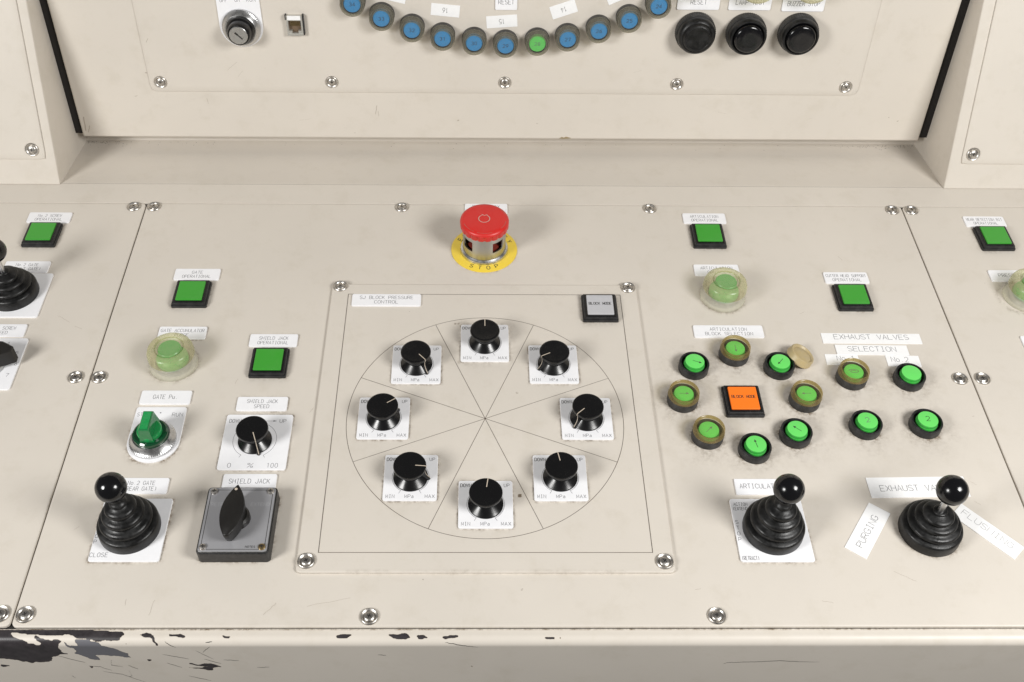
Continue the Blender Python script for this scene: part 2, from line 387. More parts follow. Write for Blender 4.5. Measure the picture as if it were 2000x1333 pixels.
def grid_panel(name, x0, x1, y0, y1, r, z1, thick, parent, M, step=1.6, dirty=True, mats=None, spots=()):
    """a sheet-metal plate with rounded corners and a softly broken edge; a fine grid carries painted edge shadow and the dirt"""
    def ax(a, b):
        n = max(2, int((b-a-1.2)/step)); return np.concatenate([[a, a+.25], np.linspace(a+.6, b-.6, n), [b-.25, b]])
    xs, ys = ax(x0, x1), ax(y0, y1); X, Y = np.meshgrid(xs, ys, indexing='ij'); Z = np.full(X.shape, float(z1))
    for k, dz in ((0, .55), (1, .16)):
        for A in (Z[k, :], Z[-1-k, :], Z[:, k], Z[:, -1-k]): np.minimum(A, z1-dz, out=A)
    for cx, cy, sx, sy_ in ((x0+r, y0+r, -1, -1), (x1-r, y0+r, 1, -1), (x0+r, y1-r, -1, 1), (x1-r, y1-r, 1, 1)):
        dx = (X-cx)*sx; dy = (Y-cy)*sy_; mk = (dx > 0) & (dy > 0); d = np.maximum(np.hypot(dx, dy), 1e-9)
        mx = np.maximum(dx, dy); k = np.where(mk, mx/d, 1)      # square corner squeezed to a quarter circle
        X[:] = cx+(X-cx)*k; Y[:] = cy+(Y-cy)*k
    nx, ny = X.shape
    V = np.stack([X.ravel(), Y.ravel(), Z.ravel()], 1)
    I = np.arange(nx*ny).reshape(nx, ny)
    F = np.stack([I[:-1, :-1], I[1:, :-1], I[1:, 1:], I[:-1, 1:]], -1).reshape(-1, 4)
    per = list(I[:, 0])+list(I[-1, 1:])+list(I[-2::-1, -1])+list(I[0, -2:0:-1])
    low = V[per].copy(); low[:, 2] = z1-thick; o = len(V)
    V = np.concatenate([V, low]); n = len(per)
    F2 = np.array([(per[i], o+i, o+(i+1) % n, per[(i+1) % n]) for i in range(n)])
    F = np.concatenate([F, F2])
    me = bpy.data.meshes.new(name)
    me.vertices.add(len(V)); me.vertices.foreach_set('co', (V*S).astype(np.float32).ravel())
    me.loops.add(F.size); me.loops.foreach_set('vertex_index', F.astype(np.int32).ravel())
    me.polygons.add(len(F)); me.polygons.foreach_set('loop_start', np.arange(0, F.size, 4, dtype=np.int32))
    me.update(calc_edges=True)
    me.polygons.foreach_set('use_smooth', np.ones(len(F), bool)); me.materials.append(mats or MP)
    D = np.zeros(len(V))
    if dirty:
        px, py = V[:, 0], V[:, 1]; nz = vnoise(px+900, py+900, 7, 3)*.6+vnoise(px+900, py+900, 2.6, 4)*.5
        for cx, cy, hw, hh, rr, s, reach in DIRT_SHADE:
            qx = np.abs(px-cx)-(hw-rr); qy = np.abs(py-cy)-(hh-rr)
            d = np.hypot(np.maximum(qx, 0), np.maximum(qy, 0))+np.minimum(np.maximum(qx, qy), 0)-rr
            D = np.maximum(D, s*np.exp(-np.maximum(d-.1, 0)/reach)*np.clip(nz*1.9-.35, 0, 1.3)*(d > -2))
        D[o:] = .25; D[np.array(per)] = np.maximum(D[np.array(per)], .22*nz[np.array(per)])
        for cx, cy, rr, s in spots: D = np.maximum(D, s*(np.hypot(px-cx, py-cy) < rr))
    a = me.attributes.new('dirt_shade', 'FLOAT', 'POINT'); a.data.foreach_set('value', D.astype(np.float32))
    me.update(); me.set_sharp_from_angle(angle=rad(60))
    ob = bpy.data.objects.new(name, me); col.objects.link(ob)
    if parent: ob.parent = parent
    if M is not None: ob.matrix_local = M
    return ob

# ------------------------------------------------------------------ screws: cup washer and cross head, shared meshes
_w = MB().lathe([(6.6, 0), (6.65, .5), (6.3, 1.2), (5.75, 1.6), (5.2, 1.45), (4.4, .6), (4.1, .3)], 32, cap1=True).build('screw', MSTEEL)
_h = MB().lathe([(3.7, .3), (3.7, .9), (3.3, 1.3), (2.4, 1.6), (1.2, 1.72), (.5, 1.73)], 24)
_h.box(-1.55, 1.55, -.34, .34, 1.0, 1.76, mi=1).box(-.35, .35, -1.55, 1.55, 1.0, 1.77, mi=1)
_h = _h.build('screw_head', [MSTEEL, MDARK])
ME_W, ME_H = _w.data, _h.data; bpy.data.objects.remove(_w); bpy.data.objects.remove(_h)
def screw(parent, x, y, z, k=1.0):
    o = bpy.data.objects.new('screw', ME_W); col.objects.link(o); o.parent = parent
    tilt = Matrix.Rotation(rad(random.uniform(-2.5, 2.5)), 4, 'X') @ Matrix.Rotation(rad(random.uniform(-2.5, 2.5)), 4, 'Y')
    o.matrix_local = Matrix.Translation((x*S, y*S, z*S)) @ Matrix.Rotation(random.random()*6, 4, 'Z') @ Matrix.Scale(k, 4)
    h = bpy.data.objects.new('screw_head', ME_H); col.objects.link(h); h.parent = o; h.matrix_local = tilt
    return o

# ------------------------------------------------------------------ the console carcass
con = thing('control_console', at(DESK, 0, 0), 'long beige painted steel console frame with a chipped, rounded front edge', 'console')
MB().box(-700, 700, -182.5, 263, -8, -3.0).build('bed_plate', MDARK, con)
MB().box(-700, 700, 264.3, 293, -8, -.25, .3).build('rear_strip', MP, con)
b = MB(); t9 = math.tan(rad(9))
prof = [(293, -.25), (294.5, -.36), (297, -.68), (378, -.68-81*t9), (380, -.68-81*t9+.4), (381, -.68-81*t9+2), (381.3, -.68-81*t9+7.5), (382.3, -.68-81*t9+8.4), (470, -.68-81*t9+8.4), (470, 260)]
b.rings([[(-700, y, z) for y, z in prof], [(700, y, z) for y, z in prof]], closed=False, cap0=False, cap1=False)
led = b.build('sloping_ledge', MP, con, sharp=25); led.data.flip_normals(); 
# front apron: flat lip, rolled edge, vertical face, with chip attributes
CHIPS = [[(-332.9,0.5),(-268.0,0.7),(-248.8,2.1),(-247.5,3.8),(-249.1,5.9),(-254.2,6.9),(-273.0,6.4),(-280.3,6.2),(-281.5,5.2),(-285.9,4.1),(-297.3,4.5),(-311.1,3.8),(-320.8,2.6),(-332.3,2.6)],
[(-700,.5),(-332.3,.5),(-332.3,2.6),(-324.8,2.6),(-321.5,5.9),(-315.6,7.4),(-310.4,10.1),(-305.0,11.8),(-302.6,10.1),(-308.6,6.2),(-307.3,4.3),(-302.6,6.6),(-296.8,7.9),(-292.2,7.4),(-290.0,8.5),(-291.7,13.1),(-292.2,20.1),(-289.4,24.8),(-296.0,26.0),(-300.6,28.8),(-303.1,35.6),(-307.4,35.6),(-317.7,38.0),(-323.4,35.5),(-331.8,31.9),(-337.8,30.7),(-400,26),(-420,4),(-700,4)],
[(-289.6,7.4),(-284.5,10.8),(-279.7,13.1),(-280.2,7.4),(-272.9,6.9),(-268.7,8.5),(-264.5,9.6),(-263.9,12.2),(-258.9,13.2),(-253.7,17.8),(-248.6,22.5),(-246.4,30.9),(-254.3,28.5),(-262.2,26.1),(-270.7,26.1),(-268.7,34.5),(-274.4,32.0),(-279.4,27.2),(-284.8,23.6),(-281.1,17.8),(-284.2,14.2),(-287.6,10.7)],
[(-281.5,5.4),(-273.4,4.3),(-258.5,5.4),(-251.2,5.4),(-249.9,7.5),(-256.2,8.5),(-259.3,7.4),(-264.5,9.0),(-268.7,7.4),(-272.9,6.9)],
[(-237.4,3.8),(-233.9,3.3),(-231.5,2.1),(-228.4,4.4),(-226.1,6.0),(-224.3,13.2),(-226.2,11.5),(-228.1,6.5),(-233.4,5.6)],
[(-217.9,3.3),(-212.8,3.8),(-208.7,3.3),(-203.6,6.2),(-207.2,6.3),(-211.5,5.3),(-216.8,5.2)],[(-180.0,4.6),(-174.9,5.5),(-174.8,6.9),(-179.5,6.5)],
[(-246.8,9.0),(-243.2,9.6),(-245.8,10.6)],[(-209.1,38.8),(-201.5,41.2),(-193.6,39.6),(-190.6,40.8),(-185.0,45.7),(-191.4,45.2),(-194.6,50.7),(-202.8,48.2),(-210.5,45.7),(-202.4,45.7),(-196.6,43.7),(-208.0,41.2)],
[(-279.5,43.0),(-276.4,43.5),(-279.5,49.2)],[(-340.6,39.2),(-333.6,43.3),(-340.1,45.1)],[(-237.3,32.9),(-232.2,33.8),(-235.7,36.3)],
[(-103.6,5.1),(-99.4,3.5),(-90.2,3.9),(-95.5,6.6),(-101.6,6.8)],[(-67.7,3.9),(-61.3,4.2),(-55.8,2.9),(-50.8,6.6),(-58.8,7.4),(-63.7,6.6)],
[(-47.2,4.8),(-44.1,3.9),(-40.6,6.4),(-45.9,7.6)],[(-30.6,5.7),(-25.7,4.8),(-19.3,4.2),(-20.1,6.1),(-29.3,7.2)],[(40.1,6.0),(46.2,6.0),(45.6,7.3),(40.7,7.3)],
[(49.0,6.0),(52,6.3),(49.9,7.4)],[(-110.3,61.4),(-107.8,64.4),(-109.4,66)],[(-10.7,42.5),(-8,45.4),(-9.9,46.6)],[(259,3.9),(261,4.4),(259.4,5.6)]]
SCR = [[(-200.0,19.6),(-190.2,32.3)],[(-189.3,13.3),(-195.7,22.0)],[(-279.5,43.0),(-272.3,44.3),(-265.2,50.5)],[(-272.1,51.7),(-259.2,56.8),(-245.9,70.2)],[(-261.4,33.3),(-263.5,41.8),(-256.1,44.3)],[(-253.2,45.6),(-253.2,59.4),(-255.8,60.7)],[(-224.0,38.2),(-214.8,45.7)],[(-223.8,25.0),(-207.2,32.2)],[(-212.7,59.5),(-198.2,67.3)],[(-183.4,33.5),(-172.9,34.7)],[(-161.7,45.8),(-153.0,45.1)],[(-219.1,8.7),(-212.6,14.4)],[(-191.5,9.4),(-187.2,8.8)],[(-196.6,32.2),(-186.1,39.6)],[(-296.4,27.2),(-280.7,37.6)],[(-296.1,58.0),(-294.3,63.1)],[(-251.7,41.9),(-246.2,48.1)],[(-28.1,9.4),(-17.1,11.7),(-5.4,14.5)],[(-75.1,25.9),(-69.5,26.8)],[(168.0,40.7),(170.8,38.7),(192.8,37.3),(207.7,35.9),(221.4,37.4),(236.2,38.0)]]
FL, RR = 4.0, 6.0
def prof_pt(s, off=0):
    L = RR*PI/2
    if s <= FL: return (-179-s, -2.6+off)
    if s <= FL+L:
        a = (s-FL)/RR; return (-179-FL-(RR+off)*math.sin(a), -2.6-RR+(RR+off)*math.cos(a))
    return (-179-FL-RR-off, -2.6-RR-(s-FL-L))
ss = np.concatenate([np.linspace(0, 16, 24), np.linspace(16.8, 62, 62), np.linspace(66, 190, 12)])
xs = np.concatenate([np.linspace(-700, -372, 30), np.arange(-370, -140, .75), np.arange(-139.5, 270, 1.1), np.linspace(272, 700, 60)])
yz = np.array([prof_pt(s) for s in ss])
XX, SS = np.meshgrid(xs, ss, indexing='ij')
V = np.stack([XX, np.broadcast_to(yz[:, 0], XX.shape), np.broadcast_to(yz[:, 1], XX.shape)], -1).reshape(-1, 3)
I = np.arange(XX.size).reshape(XX.shape)
F = np.stack([I[:-1, :-1], I[:-1, 1:], I[1:, 1:], I[1:, :-1]], -1).reshape(-1, 4)
me = bpy.data.meshes.new('front_apron'); me.from_pydata([tuple(v) for v in V*S], [], [tuple(map(int, q)) for q in F])
wx = XX+2.2*(vnoise(XX+900, SS+50, 3.2, 9)-.5)+1.2*(vnoise(XX+900, SS+50, 1.3, 10)-.5); wy = SS+2.0*(vnoise(XX+900, SS+50, 3.0, 11)-.5)*(SS > 9)
chip = np.zeros(XX.shape)
for P in CHIPS: chip = np.maximum(chip, inside_poly(wx, wy, P).astype(float))
worn = inside_poly(wx, wy, CHIPS[2]).astype(float)
for _ in range(1):
    k = chip.copy(); k[1:-1, 1:-1] = (chip[1:-1, 1:-1]*2+chip[:-2, 1:-1]+chip[2:, 1:-1]+chip[1:-1, :-2]+chip[1:-1, 2:])/6; chip = k
dr = np.clip(1.1-SS/1.3, 0, 1)*(.35+.9*vnoise(XX+900, SS, 4, 12))
for nm, A in (('chip', chip), ('worn', worn), ('dirt_shade', dr)):
    a = me.attributes.new(nm, 'FLOAT', 'POINT'); a.data.foreach_set('value', A.astype(np.float32).ravel())
me.materials.append(MPC); me.polygons.foreach_set('use_smooth', [True]*len(F)); me.update()
o = bpy.data.objects.new('front_apron', me); col.objects.link(o); o.parent = con
b = MB()
for k, L_ in enumerate(SCR):
    pts = []
    for (x0, s0), (x1, s1) in zip(L_[:-1], L_[1:]):
        for t in range(8): pts.append((x0+(x1-x0)*t/8+random.uniform(-.25, .25), s0+(s1-s0)*t/8+random.uniform(-.25, .25)))
    pts.append(L_[-1]); n = len(pts); vs = []; fs = []
    for i, (x, s) in enumerate(pts):
        w = .30*math.sin(PI*(i+.6)/(n+.2))**.6
        for q in (-1, 1):
            y, z = prof_pt(s+q*w, .04+.004*k); vs.append((x, y, z))
    for i in range(n-1): fs.append((2*i, 2*i+1, 2*i+3, 2*i+2))
    b.add(vs, fs)
tag(b.build('scratches', MDARK, con, flat=True), kind='stuff')

# ------------------------------------------------------------------ desk panels
SPOTS = [(25.8, -73.2, 1.6, 1.2), (-25.1, 103.7, 1, .9), (-22.4, 103.8, .9, .9), (25.6, -150, .9, 1.2), (25.9, 26.7, .9, 1)]
pm = thing('desk_panel', at(DESK, 0, 0), 'wide central beige desk panel under the ring of knobs and the red stop button', 'panel', 'beige desk panels laid side by side')
grid_panel('sheet', -325.1, 406.2, -178.6, 263.6, 4, 0, 2.4, pm, None, 1.2, spots=SPOTS)
for x, y in ((-317.5, 258), (-79.3, 258.6), (160.4, 258.2), (396.3, 257.6), (-318.4, 43.8), (396.4, 44.4), (-317.6, -169.6), (-80.8, -171.2), (160.1, -170.8)): screw(pm, x, y, 0)
pl = thing('desk_panel', at(DESK, 0, 0), 'beige desk panel at the far left with a lever, a dial and a green button', 'panel', 'beige desk panels laid side by side')
grid_panel('sheet', -640, -326.3, -178.2, 263.6, 4, 0, 2.4, pl, None, 2.0)
for x, y in ((-336.8, 257.9), (-337.7, 43.7), (-334.8, -169)): screw(pl, x, y, 0)
pr = thing('desk_panel', at(DESK, 0, 0), 'beige desk panel at the far right, under a green square button and a hooded one', 'panel', 'beige desk panels laid side by side')
grid_panel('sheet', 407.4, 640, -178.2, 263.6, 4, 0, 2.4, pr, None, 2.0)
for x, y in ((415.2, 257.5), (415.4, 44.6)): screw(pr, x, y, 0)

# raised sub-plate with the engraved circle
SUBZ = 2.3
ps = thing('raised_plate', at(DESK, 0, 0), 'square beige raised plate engraved with a circle cut in eight sectors', 'panel')
grid_panel('sheet', -135.7, 135.7, -138, 151.8, 4, SUBZ, 2.3, ps, None, .9, spots=SPOTS)
for x, y in ((-128.6, 148.6), (128.6, 148), (-128.6, -129), (128.4, -129.4)): screw(ps, x, y, SUBZ)
b = MB(); zl = SUBZ+.05
b.ribbon([(x, y) for x, y in arc(0, 0, 110.6, 0, 360, 144)[:-1]], .42, zl, closed=True)
for k in range(4):
    a = rad(22.5+45*k); b.ribbon([(110.4*math.cos(a), 110.4*math.sin(a)), (-110.4*math.cos(a), -110.4*math.sin(a))], .36, zl+.02*(k+1))
b.ribbon([(-120.7, -122), (120.7, -122), (120.7, 139), (-120.7, 139)], .42, zl+.12, closed=True)
b.build('engraved_lines', MLINE, ps, flat=True)
# fine scuffs on the centre panel, thin as hairs
b = MB()
for k, (x, y, a, ln) in enumerate([(-232, -164, 84, 12), (-251, -160, 88, 5), (300, -140, -30, 16), (375, -60, -40, 5), (372, -78, -35, 5), (-40, 230, 20, 3), (-140, 10, 60, 6), (-205, 40, 75, 6), (395, 5, 10, 2),
        (-110, -160, 12, 30), (330, 190, -60, 6), (280, 120, 30, 5), (-300, -100, 40, 4), (150, -150, 10, 4), (240, -160, -10, 8), (-365, 110, -32, 14), (-350, 100, -28, 8), (-150, -165, 50, 12)]):
    pts = [(x+math.cos(rad(a))*ln*(t/6-.5)+random.uniform(-.3, .3), y+math.sin(rad(a))*ln*(t/6-.5)+random.uniform(-.3, .3)) for t in range(7)]
    b.ribbon(pts, .16, .05+.003*k)
tag(b.build('scuffs', simple('scuff_mark', (.34, .28, .22), .6), pm, flat=True), kind='stuff')

# ------------------------------------------------------------------ upright centre panel, side cabinets
bc = thing('upright_panel', BACK, 'large beige upright centre panel standing behind the desk, dark gaps at both sides', 'panel')
b = MB(); b.prism(rrect(855.4, 300, 1.5, 19.7, 149), -60, 0, 1.6, cap0=True)
b.build('panel_body', MP, bc, flat=True)
grid_panel('inset_sheet', -328.6, 371.3, 50.4, 320, 6, 1.1, 1.1, bc, None, 6, dirty=False)
for x, y in ((-317.5, 61.0), (-149.6, 62.1), (20.3, 62.7), (190, 62.1), (357.8, 60)): screw(bc, x, y, 1.1, .95)
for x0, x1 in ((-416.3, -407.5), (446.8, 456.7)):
    MB().box(x0, x1, 1.5, 290, -70, -3.2).build('gap_shade_strip', MDARK, bc)  # dark strip added for the deep shade between panel and cabinet
# brown scuff on the lower edge
b = MB(); pts = [(-6, -1), (-3, 1.2), (-1, 0), (1, 1.5), (4, .6), (7, -.6), (3, -1.4), (-2, -1.6)]
b.add([(83+x, .9+y*.8, .06) for x, y in pts], [tuple(range(len(pts)))]); b.build('scuff', simple('brown_scuff', (.30, .22, .10), .7, vary=.6, vscale=900), bc, flat=True)

b = MB(); MSCUF = simple('scuff_mark_upright', (.40, .34, .27), .6, vary=.4, vscale=800)
for k, (x, y, a, ln, w) in enumerate([(-108, 31, 80, 10, .5), (-106, 27, 95, 6, .35), (-26, 20, 60, 1.4, .9), (54, 17, 0, 2, .4), (-322, 104, 60, 5, .3), (-245, 78, 40, 14, .18), (-238, 70, 50, 8, .15), (-275, 40, 97, 6, .3),
        (-345, 45, 20, 3, .4), (420, 22, 30, 1.5, .8), (410, 26, 0, .8, .6), (-330, 70, 0, 2, .8), (240, 30, -12, 9, .12), (330, 24, 15, 5, .14), (-180, 20, 8, 12, .12), (150, 75, 20, 8, .12), (-403, 14, 85, 16, .8), (-400, 8, 70, 8, .6)]):
    z_ = 1.16 if y > 52 and -326 < x < 369 else .07
    b.ribbon([(x+math.cos(rad(a))*ln*(t/5-.5)+random.uniform(-.2, .2), y+math.sin(rad(a))*ln*(t/5-.5)+random.uniform(-.2, .2)) for t in range(6)], w, z_+.003*k)
tag(b.build('scuffs', MSCUF, bc, flat=True), kind='stuff')
b = MB(); rr_ = random.Random(5)
for k in range(150):
    side = rr_.random()
    if side < .4: x = -414+rr_.expovariate(1/22); y = 377.5-rr_.expovariate(1/3)
    elif side < .75: x = 454-rr_.expovariate(1/30); y = 377.5-rr_.expovariate(1/3)
    else: x = rr_.uniform(-400, 440); y = 377.8-rr_.expovariate(1/5)
    if y < 300 or not -414 < x < 454: continue
    zf = lambda yy: -.68-(yy-297)*t9+.05+.0005*k
    q = [(x+rr_.uniform(.2, .7)*math.cos(w_), y+rr_.uniform(.2, .6)*math.sin(w_)) for w_ in (0, 1.2, 2.5, 3.8, 5.1)]
    b.add([(u, v, zf(v)) for u, v in q], [tuple(range(5))])
tag(b.build('debris', MLINE, con, flat=True), kind='stuff')

def cabinet(x0, x1, label):
    L_ = 260; ty, tz = 290.5+L_*math.sin(LS), L_*math.cos(LS)
    sec = [(290.5, -.1), (ty, tz), (560, tz), (560, -60), (300, -60), (293.5, -.1)]
    c = thing('side_cabinet', at(DESK, 0, 0), label, 'cabinet', 'side cabinets flanking the upright panel')
    b = MB()
    R = [[(x0, y, z) for y, z in sec], [(x1, y, z) for y, z in sec]]
    b.rings(R, cap0=True, cap1=True)
    o = b.build('cabinet_body', MP, c)
    bv = o.modifiers.new('bevel', 'BEVEL'); bv.width = .0011; bv.segments = 3; bv.limit_method = 'ANGLE'
    import bmesh
    bm = bmesh.new(); bm.from_mesh(o.data); bmesh.ops.recalc_face_normals(bm, faces=bm.faces); bm.to_mesh(o.data); bm.free()
    return c
cl = cabinet(-700, -416, 'beige cabinet at the upper left, its front leaning back, screwed cover plate')
cr = cabinet(456.4, 700, 'beige cabinet at the upper right, its front leaning back, screwed cover plate')
g = grid_panel('cover_plate', -700, -424.9, 26, 300, 3, 1.5, 1.4, cl, SIDE, 6, dirty=False)
s_ = screw(cl, 0, 0, 0); s_.matrix_local = at(SIDE, -436.3, 36, 1.5)
g = grid_panel('cover_plate', 467.6, 700, 26, 300, 3, 1.5, 1.4, cr, SIDE, 6, dirty=False)
s_ = screw(cr, 0, 0, 0); s_.matrix_local = at(SIDE, 477.4, 36.2, 1.5)
wf = thing('meter_frame', at(SIDE, 534.5, 68, 1.5), 'sliver of a grey meter frame at the right edge of the upper right cabinet', 'meter')
b = MB(); b.prism(rrect(24, 22, 1.5), 0, 2, .4); b.build('bezel', simple('grey_bezel', (.20, .19, .18), .5), wf)
b = MB(); b.prism(rrect(20.5, 18.5, .8), 2.0, 2.4, .1); b.build('window', simple('pale_window', (.45, .45, .42), .2), wf)

# ------------------------------------------------------------------ label plates
def label_plate(F, x, y, w, h, lines, label, z=0, rot=0, th=1.4, r=1.6, tape=False, hgt=None, ink=None, drop=0, txtoff=(0, 0), group=None, name=None, gap=None):
    nm = name or ('tape_label' if tape else 'label_plate')
    out = rrect(w, h, .25 if tape else r, n=2 if tape else 5)
    b = MB(); b.prism(out, 0, th, .08 if tape else .35, cap0=True)
    o = b.build(nm, MTAPE if tape else MWHITE, None, at(F, x, y, z+.02, rot)); tag(o, label, 'label', group or ('white tape labels stuck on the console' if tape else 'white engraved label plates'))
    b = MB(); n = len(lines); ch = hgt or (3.7 if n > 1 else 4.3); gp = gap or (ch*1.32)
    for i, ln in enumerate(lines):
        t, wd = (ln if isinstance(ln, tuple) else (ln, None))
        glyphs(b, t, ch, txtoff[0], txtoff[1]+(n-1)*gp/2-i*gp, wd, ch*(.075 if tape else .095), th+.03, pitch=1.27 if tape else 1.36, drop=drop)
    b.build('lettering', ink or MINK, o, flat=True)
    return o
LP = [(-412.8, 241, 40.6, [('No.2 SCREW', 22), ('OPERATIONAL', 25.5)], 'white plate lettered No.2 SCREW OPERATIONAL above the far left green button'),
 (-415, 173.7, 40.6, [('No.2 GATE', 20), ('(FRONT GATE)', 27)], 'white plate lettered No.2 GATE FRONT GATE, half hidden behind the far left lever'),
 (-413.8, 95.4, 40.6, [('No.2 SCREW', 23), ('SPEED', 11.5)], 'white plate lettered SCREW SPEED cut by the left edge of the photo'),
 (-259.3, 164.7, 40.8, [('GATE', 9.6), ('OPERATIONAL', 25.5)], 'white plate lettered GATE OPERATIONAL'),
 (-259.2, 93.2, 40.8, [('GATE ACCUMULATOR', 37), ('PURGE', 11.5)], 'white plate lettered GATE ACCUMULATOR partly hidden by the hooded button'),
 (-180.1, 84.7, 40.8, [('SHIELD JACK', 24.5), ('OPERATIONAL', 26)], 'white plate lettered SHIELD JACK OPERATIONAL'),
 (-259.2, 22.1, 40.8, [('GATE Pu.', 20)], 'white plate lettered GATE Pu. over the green selector switch'),
 (-180.3, 15.7, 40.8, [('SHIELD JACK', 24.5), ('SPEED', 12)], 'white plate lettered SHIELD JACK SPEED'),
 (-260.8, -63.7, 40.8, [('No.2 GATE', 20.5), ('(REAR GATE)', 25)], 'white plate lettered No.2 GATE REAR GATE behind the lower left ball lever'),
 (-179.5, -60, 40.8, [('SHIELD JACK', 31)], 'white plate lettered only SHIELD JACK, tucked behind the square cam switch'),
 (211.3, 243.7, 41, [('ARTICULATION', 27), ('OPERATIONAL', 25.5)], 'white plate lettered ARTICULATION OPERATIONAL'),
 (212.3, 172.7, 41, [('ARTICULATION', 29), ('CONTROL', 17)], 'white plate lettered ARTICULATION behind the upper right hooded button'),
 (211, 96.6, 60.4, [('ARTICULATION', 32), ('BLOCK SELECTION', 41)], 'long white plate lettered ARTICULATION BLOCK SELECTION'),
 (329, 163.2, 40, [('CUTTER HEAD SUPPORT', 36.5), ('OPERATIONAL', 26)], 'white plate lettered CUTTER HEAD SUPPORT OPERATIONAL'),
 (481, 241, 39, [('WEAR DETECTION BIT', 34.5), ('OPERATIONAL', 23)], 'white plate lettered WEAR DETECTION BIT OPERATIONAL'),
 (481.5, 166.6, 40, [('PRESSURE', 24)], 'white plate lettered PRESSURE partly behind the hooded button at the right edge'),
 (483.5, 85, 41, [('SPEED', 12)], 'corner of a white plate at the right edge below the hooded button'),
 (211.3, -64, 42, [('ARTICULATION', 35)], 'white plate lettered only ARTICULATION behind a black ball lever')]
for x, y, w, lines, lab in LP:
    sx, sy_ = 0, 0
    label_plate(DESK, x, y, w, 14.2, lines, lab, txtoff=(sx, -.3 if len(lines) > 1 else .3), r=.6 if y == -64 else 1.6, hgt=3.5 if len(lines) > 1 else 4.1, gap=5.2)
label_plate(DESK, -86.5, 131, 60.8, 14.3, [('SJ BLOCK PRESSURE', 47), ('CONTROL', 21)], 'long white plate lettered SJ BLOCK PRESSURE CONTROL on the raised plate', z=SUBZ, hgt=3.7, gap=5.5)
label_plate(DESK, 2, 256.5, 41, 14, [('EMERGENCY', 26), ('STOP', 12)], 'white plate mostly hidden behind the red stop button')
for x, y, w, h, rot, t, tw, ch, off, lab in [
 (333.6, 89.4, 85.6, 11.6, -.4, 'EXHAUST VALVES', 64.5, 5.4, (0, 1.6), 'longest white tape strip, lettered EXHAUST VALVES over SELECTION'),
 (330.6, 75.9, 61.6, 11, -.6, 'SELECTION', 41, 5.4, (0, 1.0), 'white tape strip lettered SELECTION only'),
 (302.8, 65.1, 28, 11.8, -1.2, 'No.1', 15, 5.2, (3.1, 1.6), 'short white tape strip lettered No.1'),
 (354.3, 63.9, 28.2, 12, -1.5, 'No.2', 14.5, 5.4, (-2.7, 1.4), 'white tape strip lettered No.2, above a bare green button'),
 (330.6, -63.8, 76, 18.4, 1.0, 'EXHAUST VALVES', 60, 5.2, (.6, -.8), 'tall white tape strip lettered EXHAUST VALVES behind the lower right lever'),
 (282.6, -102, 47.5, 17, 54.5, 'PURGING', 32, 5.0, (-1, 0), 'slanting white tape strip lettered PURGING left of the lower right lever'),
 (371.5, -102.6, 51.5, 14.6, -54, 'FLUSHING', 41, 5.0, (-1, 1.5), 'slanting white tape strip with faded FLUSHING lettering')]:
    fl = t == 'FLUSHING'
    label_plate(DESK, x, y, w, h, [(t, tw)], lab, z=.1 if t == 'SELECTION' else (.0 if t != 'No.1' else .0), rot=rot if not fl else -47.5+0, th=.55 if t != 'SELECTION' else .75, tape=True, hgt=ch, txtoff=off, ink=MINKL if fl else MINK, drop=.12 if fl else 0)

# ------------------------------------------------------------------ square push buttons
def square_button(x, y, M_, label, txt=None, z=0, group='square illuminated push buttons'):
    t = thing('square_button', at(DESK, x, y, z), label, 'button', group)
    b = MB(); b.prism(rrect(31, 31, 1.2), 0, 2.6, .5); b.prism(rrect(29, 29, 1.2), 2.3, 5.0, .7)
    b.build('housing', MMATTE, t)
    b = MB(); b.prism(rrect(26, 26, .6), 4.9, 5.5, .25); b.build('inner_frame', MBLACK, t)
    b = MB(); b.prism(rrect(23.0, 23.0, .7), 5.4, 6.8, .5); l = b.build('lens', M_, t)
    if txt:
        b = MB(); glyphs(b, txt, 2.9, 0, 1.0, 19.5, .38, 6.95, pitch=1.3); b.build('lettering', MINKD, l, flat=True)
for x, y, lab in ((-412.5, 215.8, 'green square button under the No.2 SCREW plate, farthest left'), (-259.5, 139, 'green square button under the GATE OPERATIONAL plate'),
                  (-180.2, 58.8, 'green square button under the SHIELD JACK OPERATIONAL plate'), (211, 217.6, 'dull green square button under the ARTICULATION OPERATIONAL plate'),
                  (328.5, 137.3, 'green square button under the CUTTER HEAD SUPPORT plate'), (481.5, 216, 'green square button under the WEAR DETECTION BIT plate, farthest right')):
    square_button(x, y, MGREEN, lab)
square_button(101, 121, MGREY, 'unlit grey square button lettered BLOCK MODE on the raised plate', 'BLOCK MODE', SUBZ, 'square block mode buttons')
square_button(210, 18.6, MORANGE, 'orange square button lettered BLOCK MODE in the ring of arrow buttons', 'BLOCK MODE', 0, 'square block mode buttons')

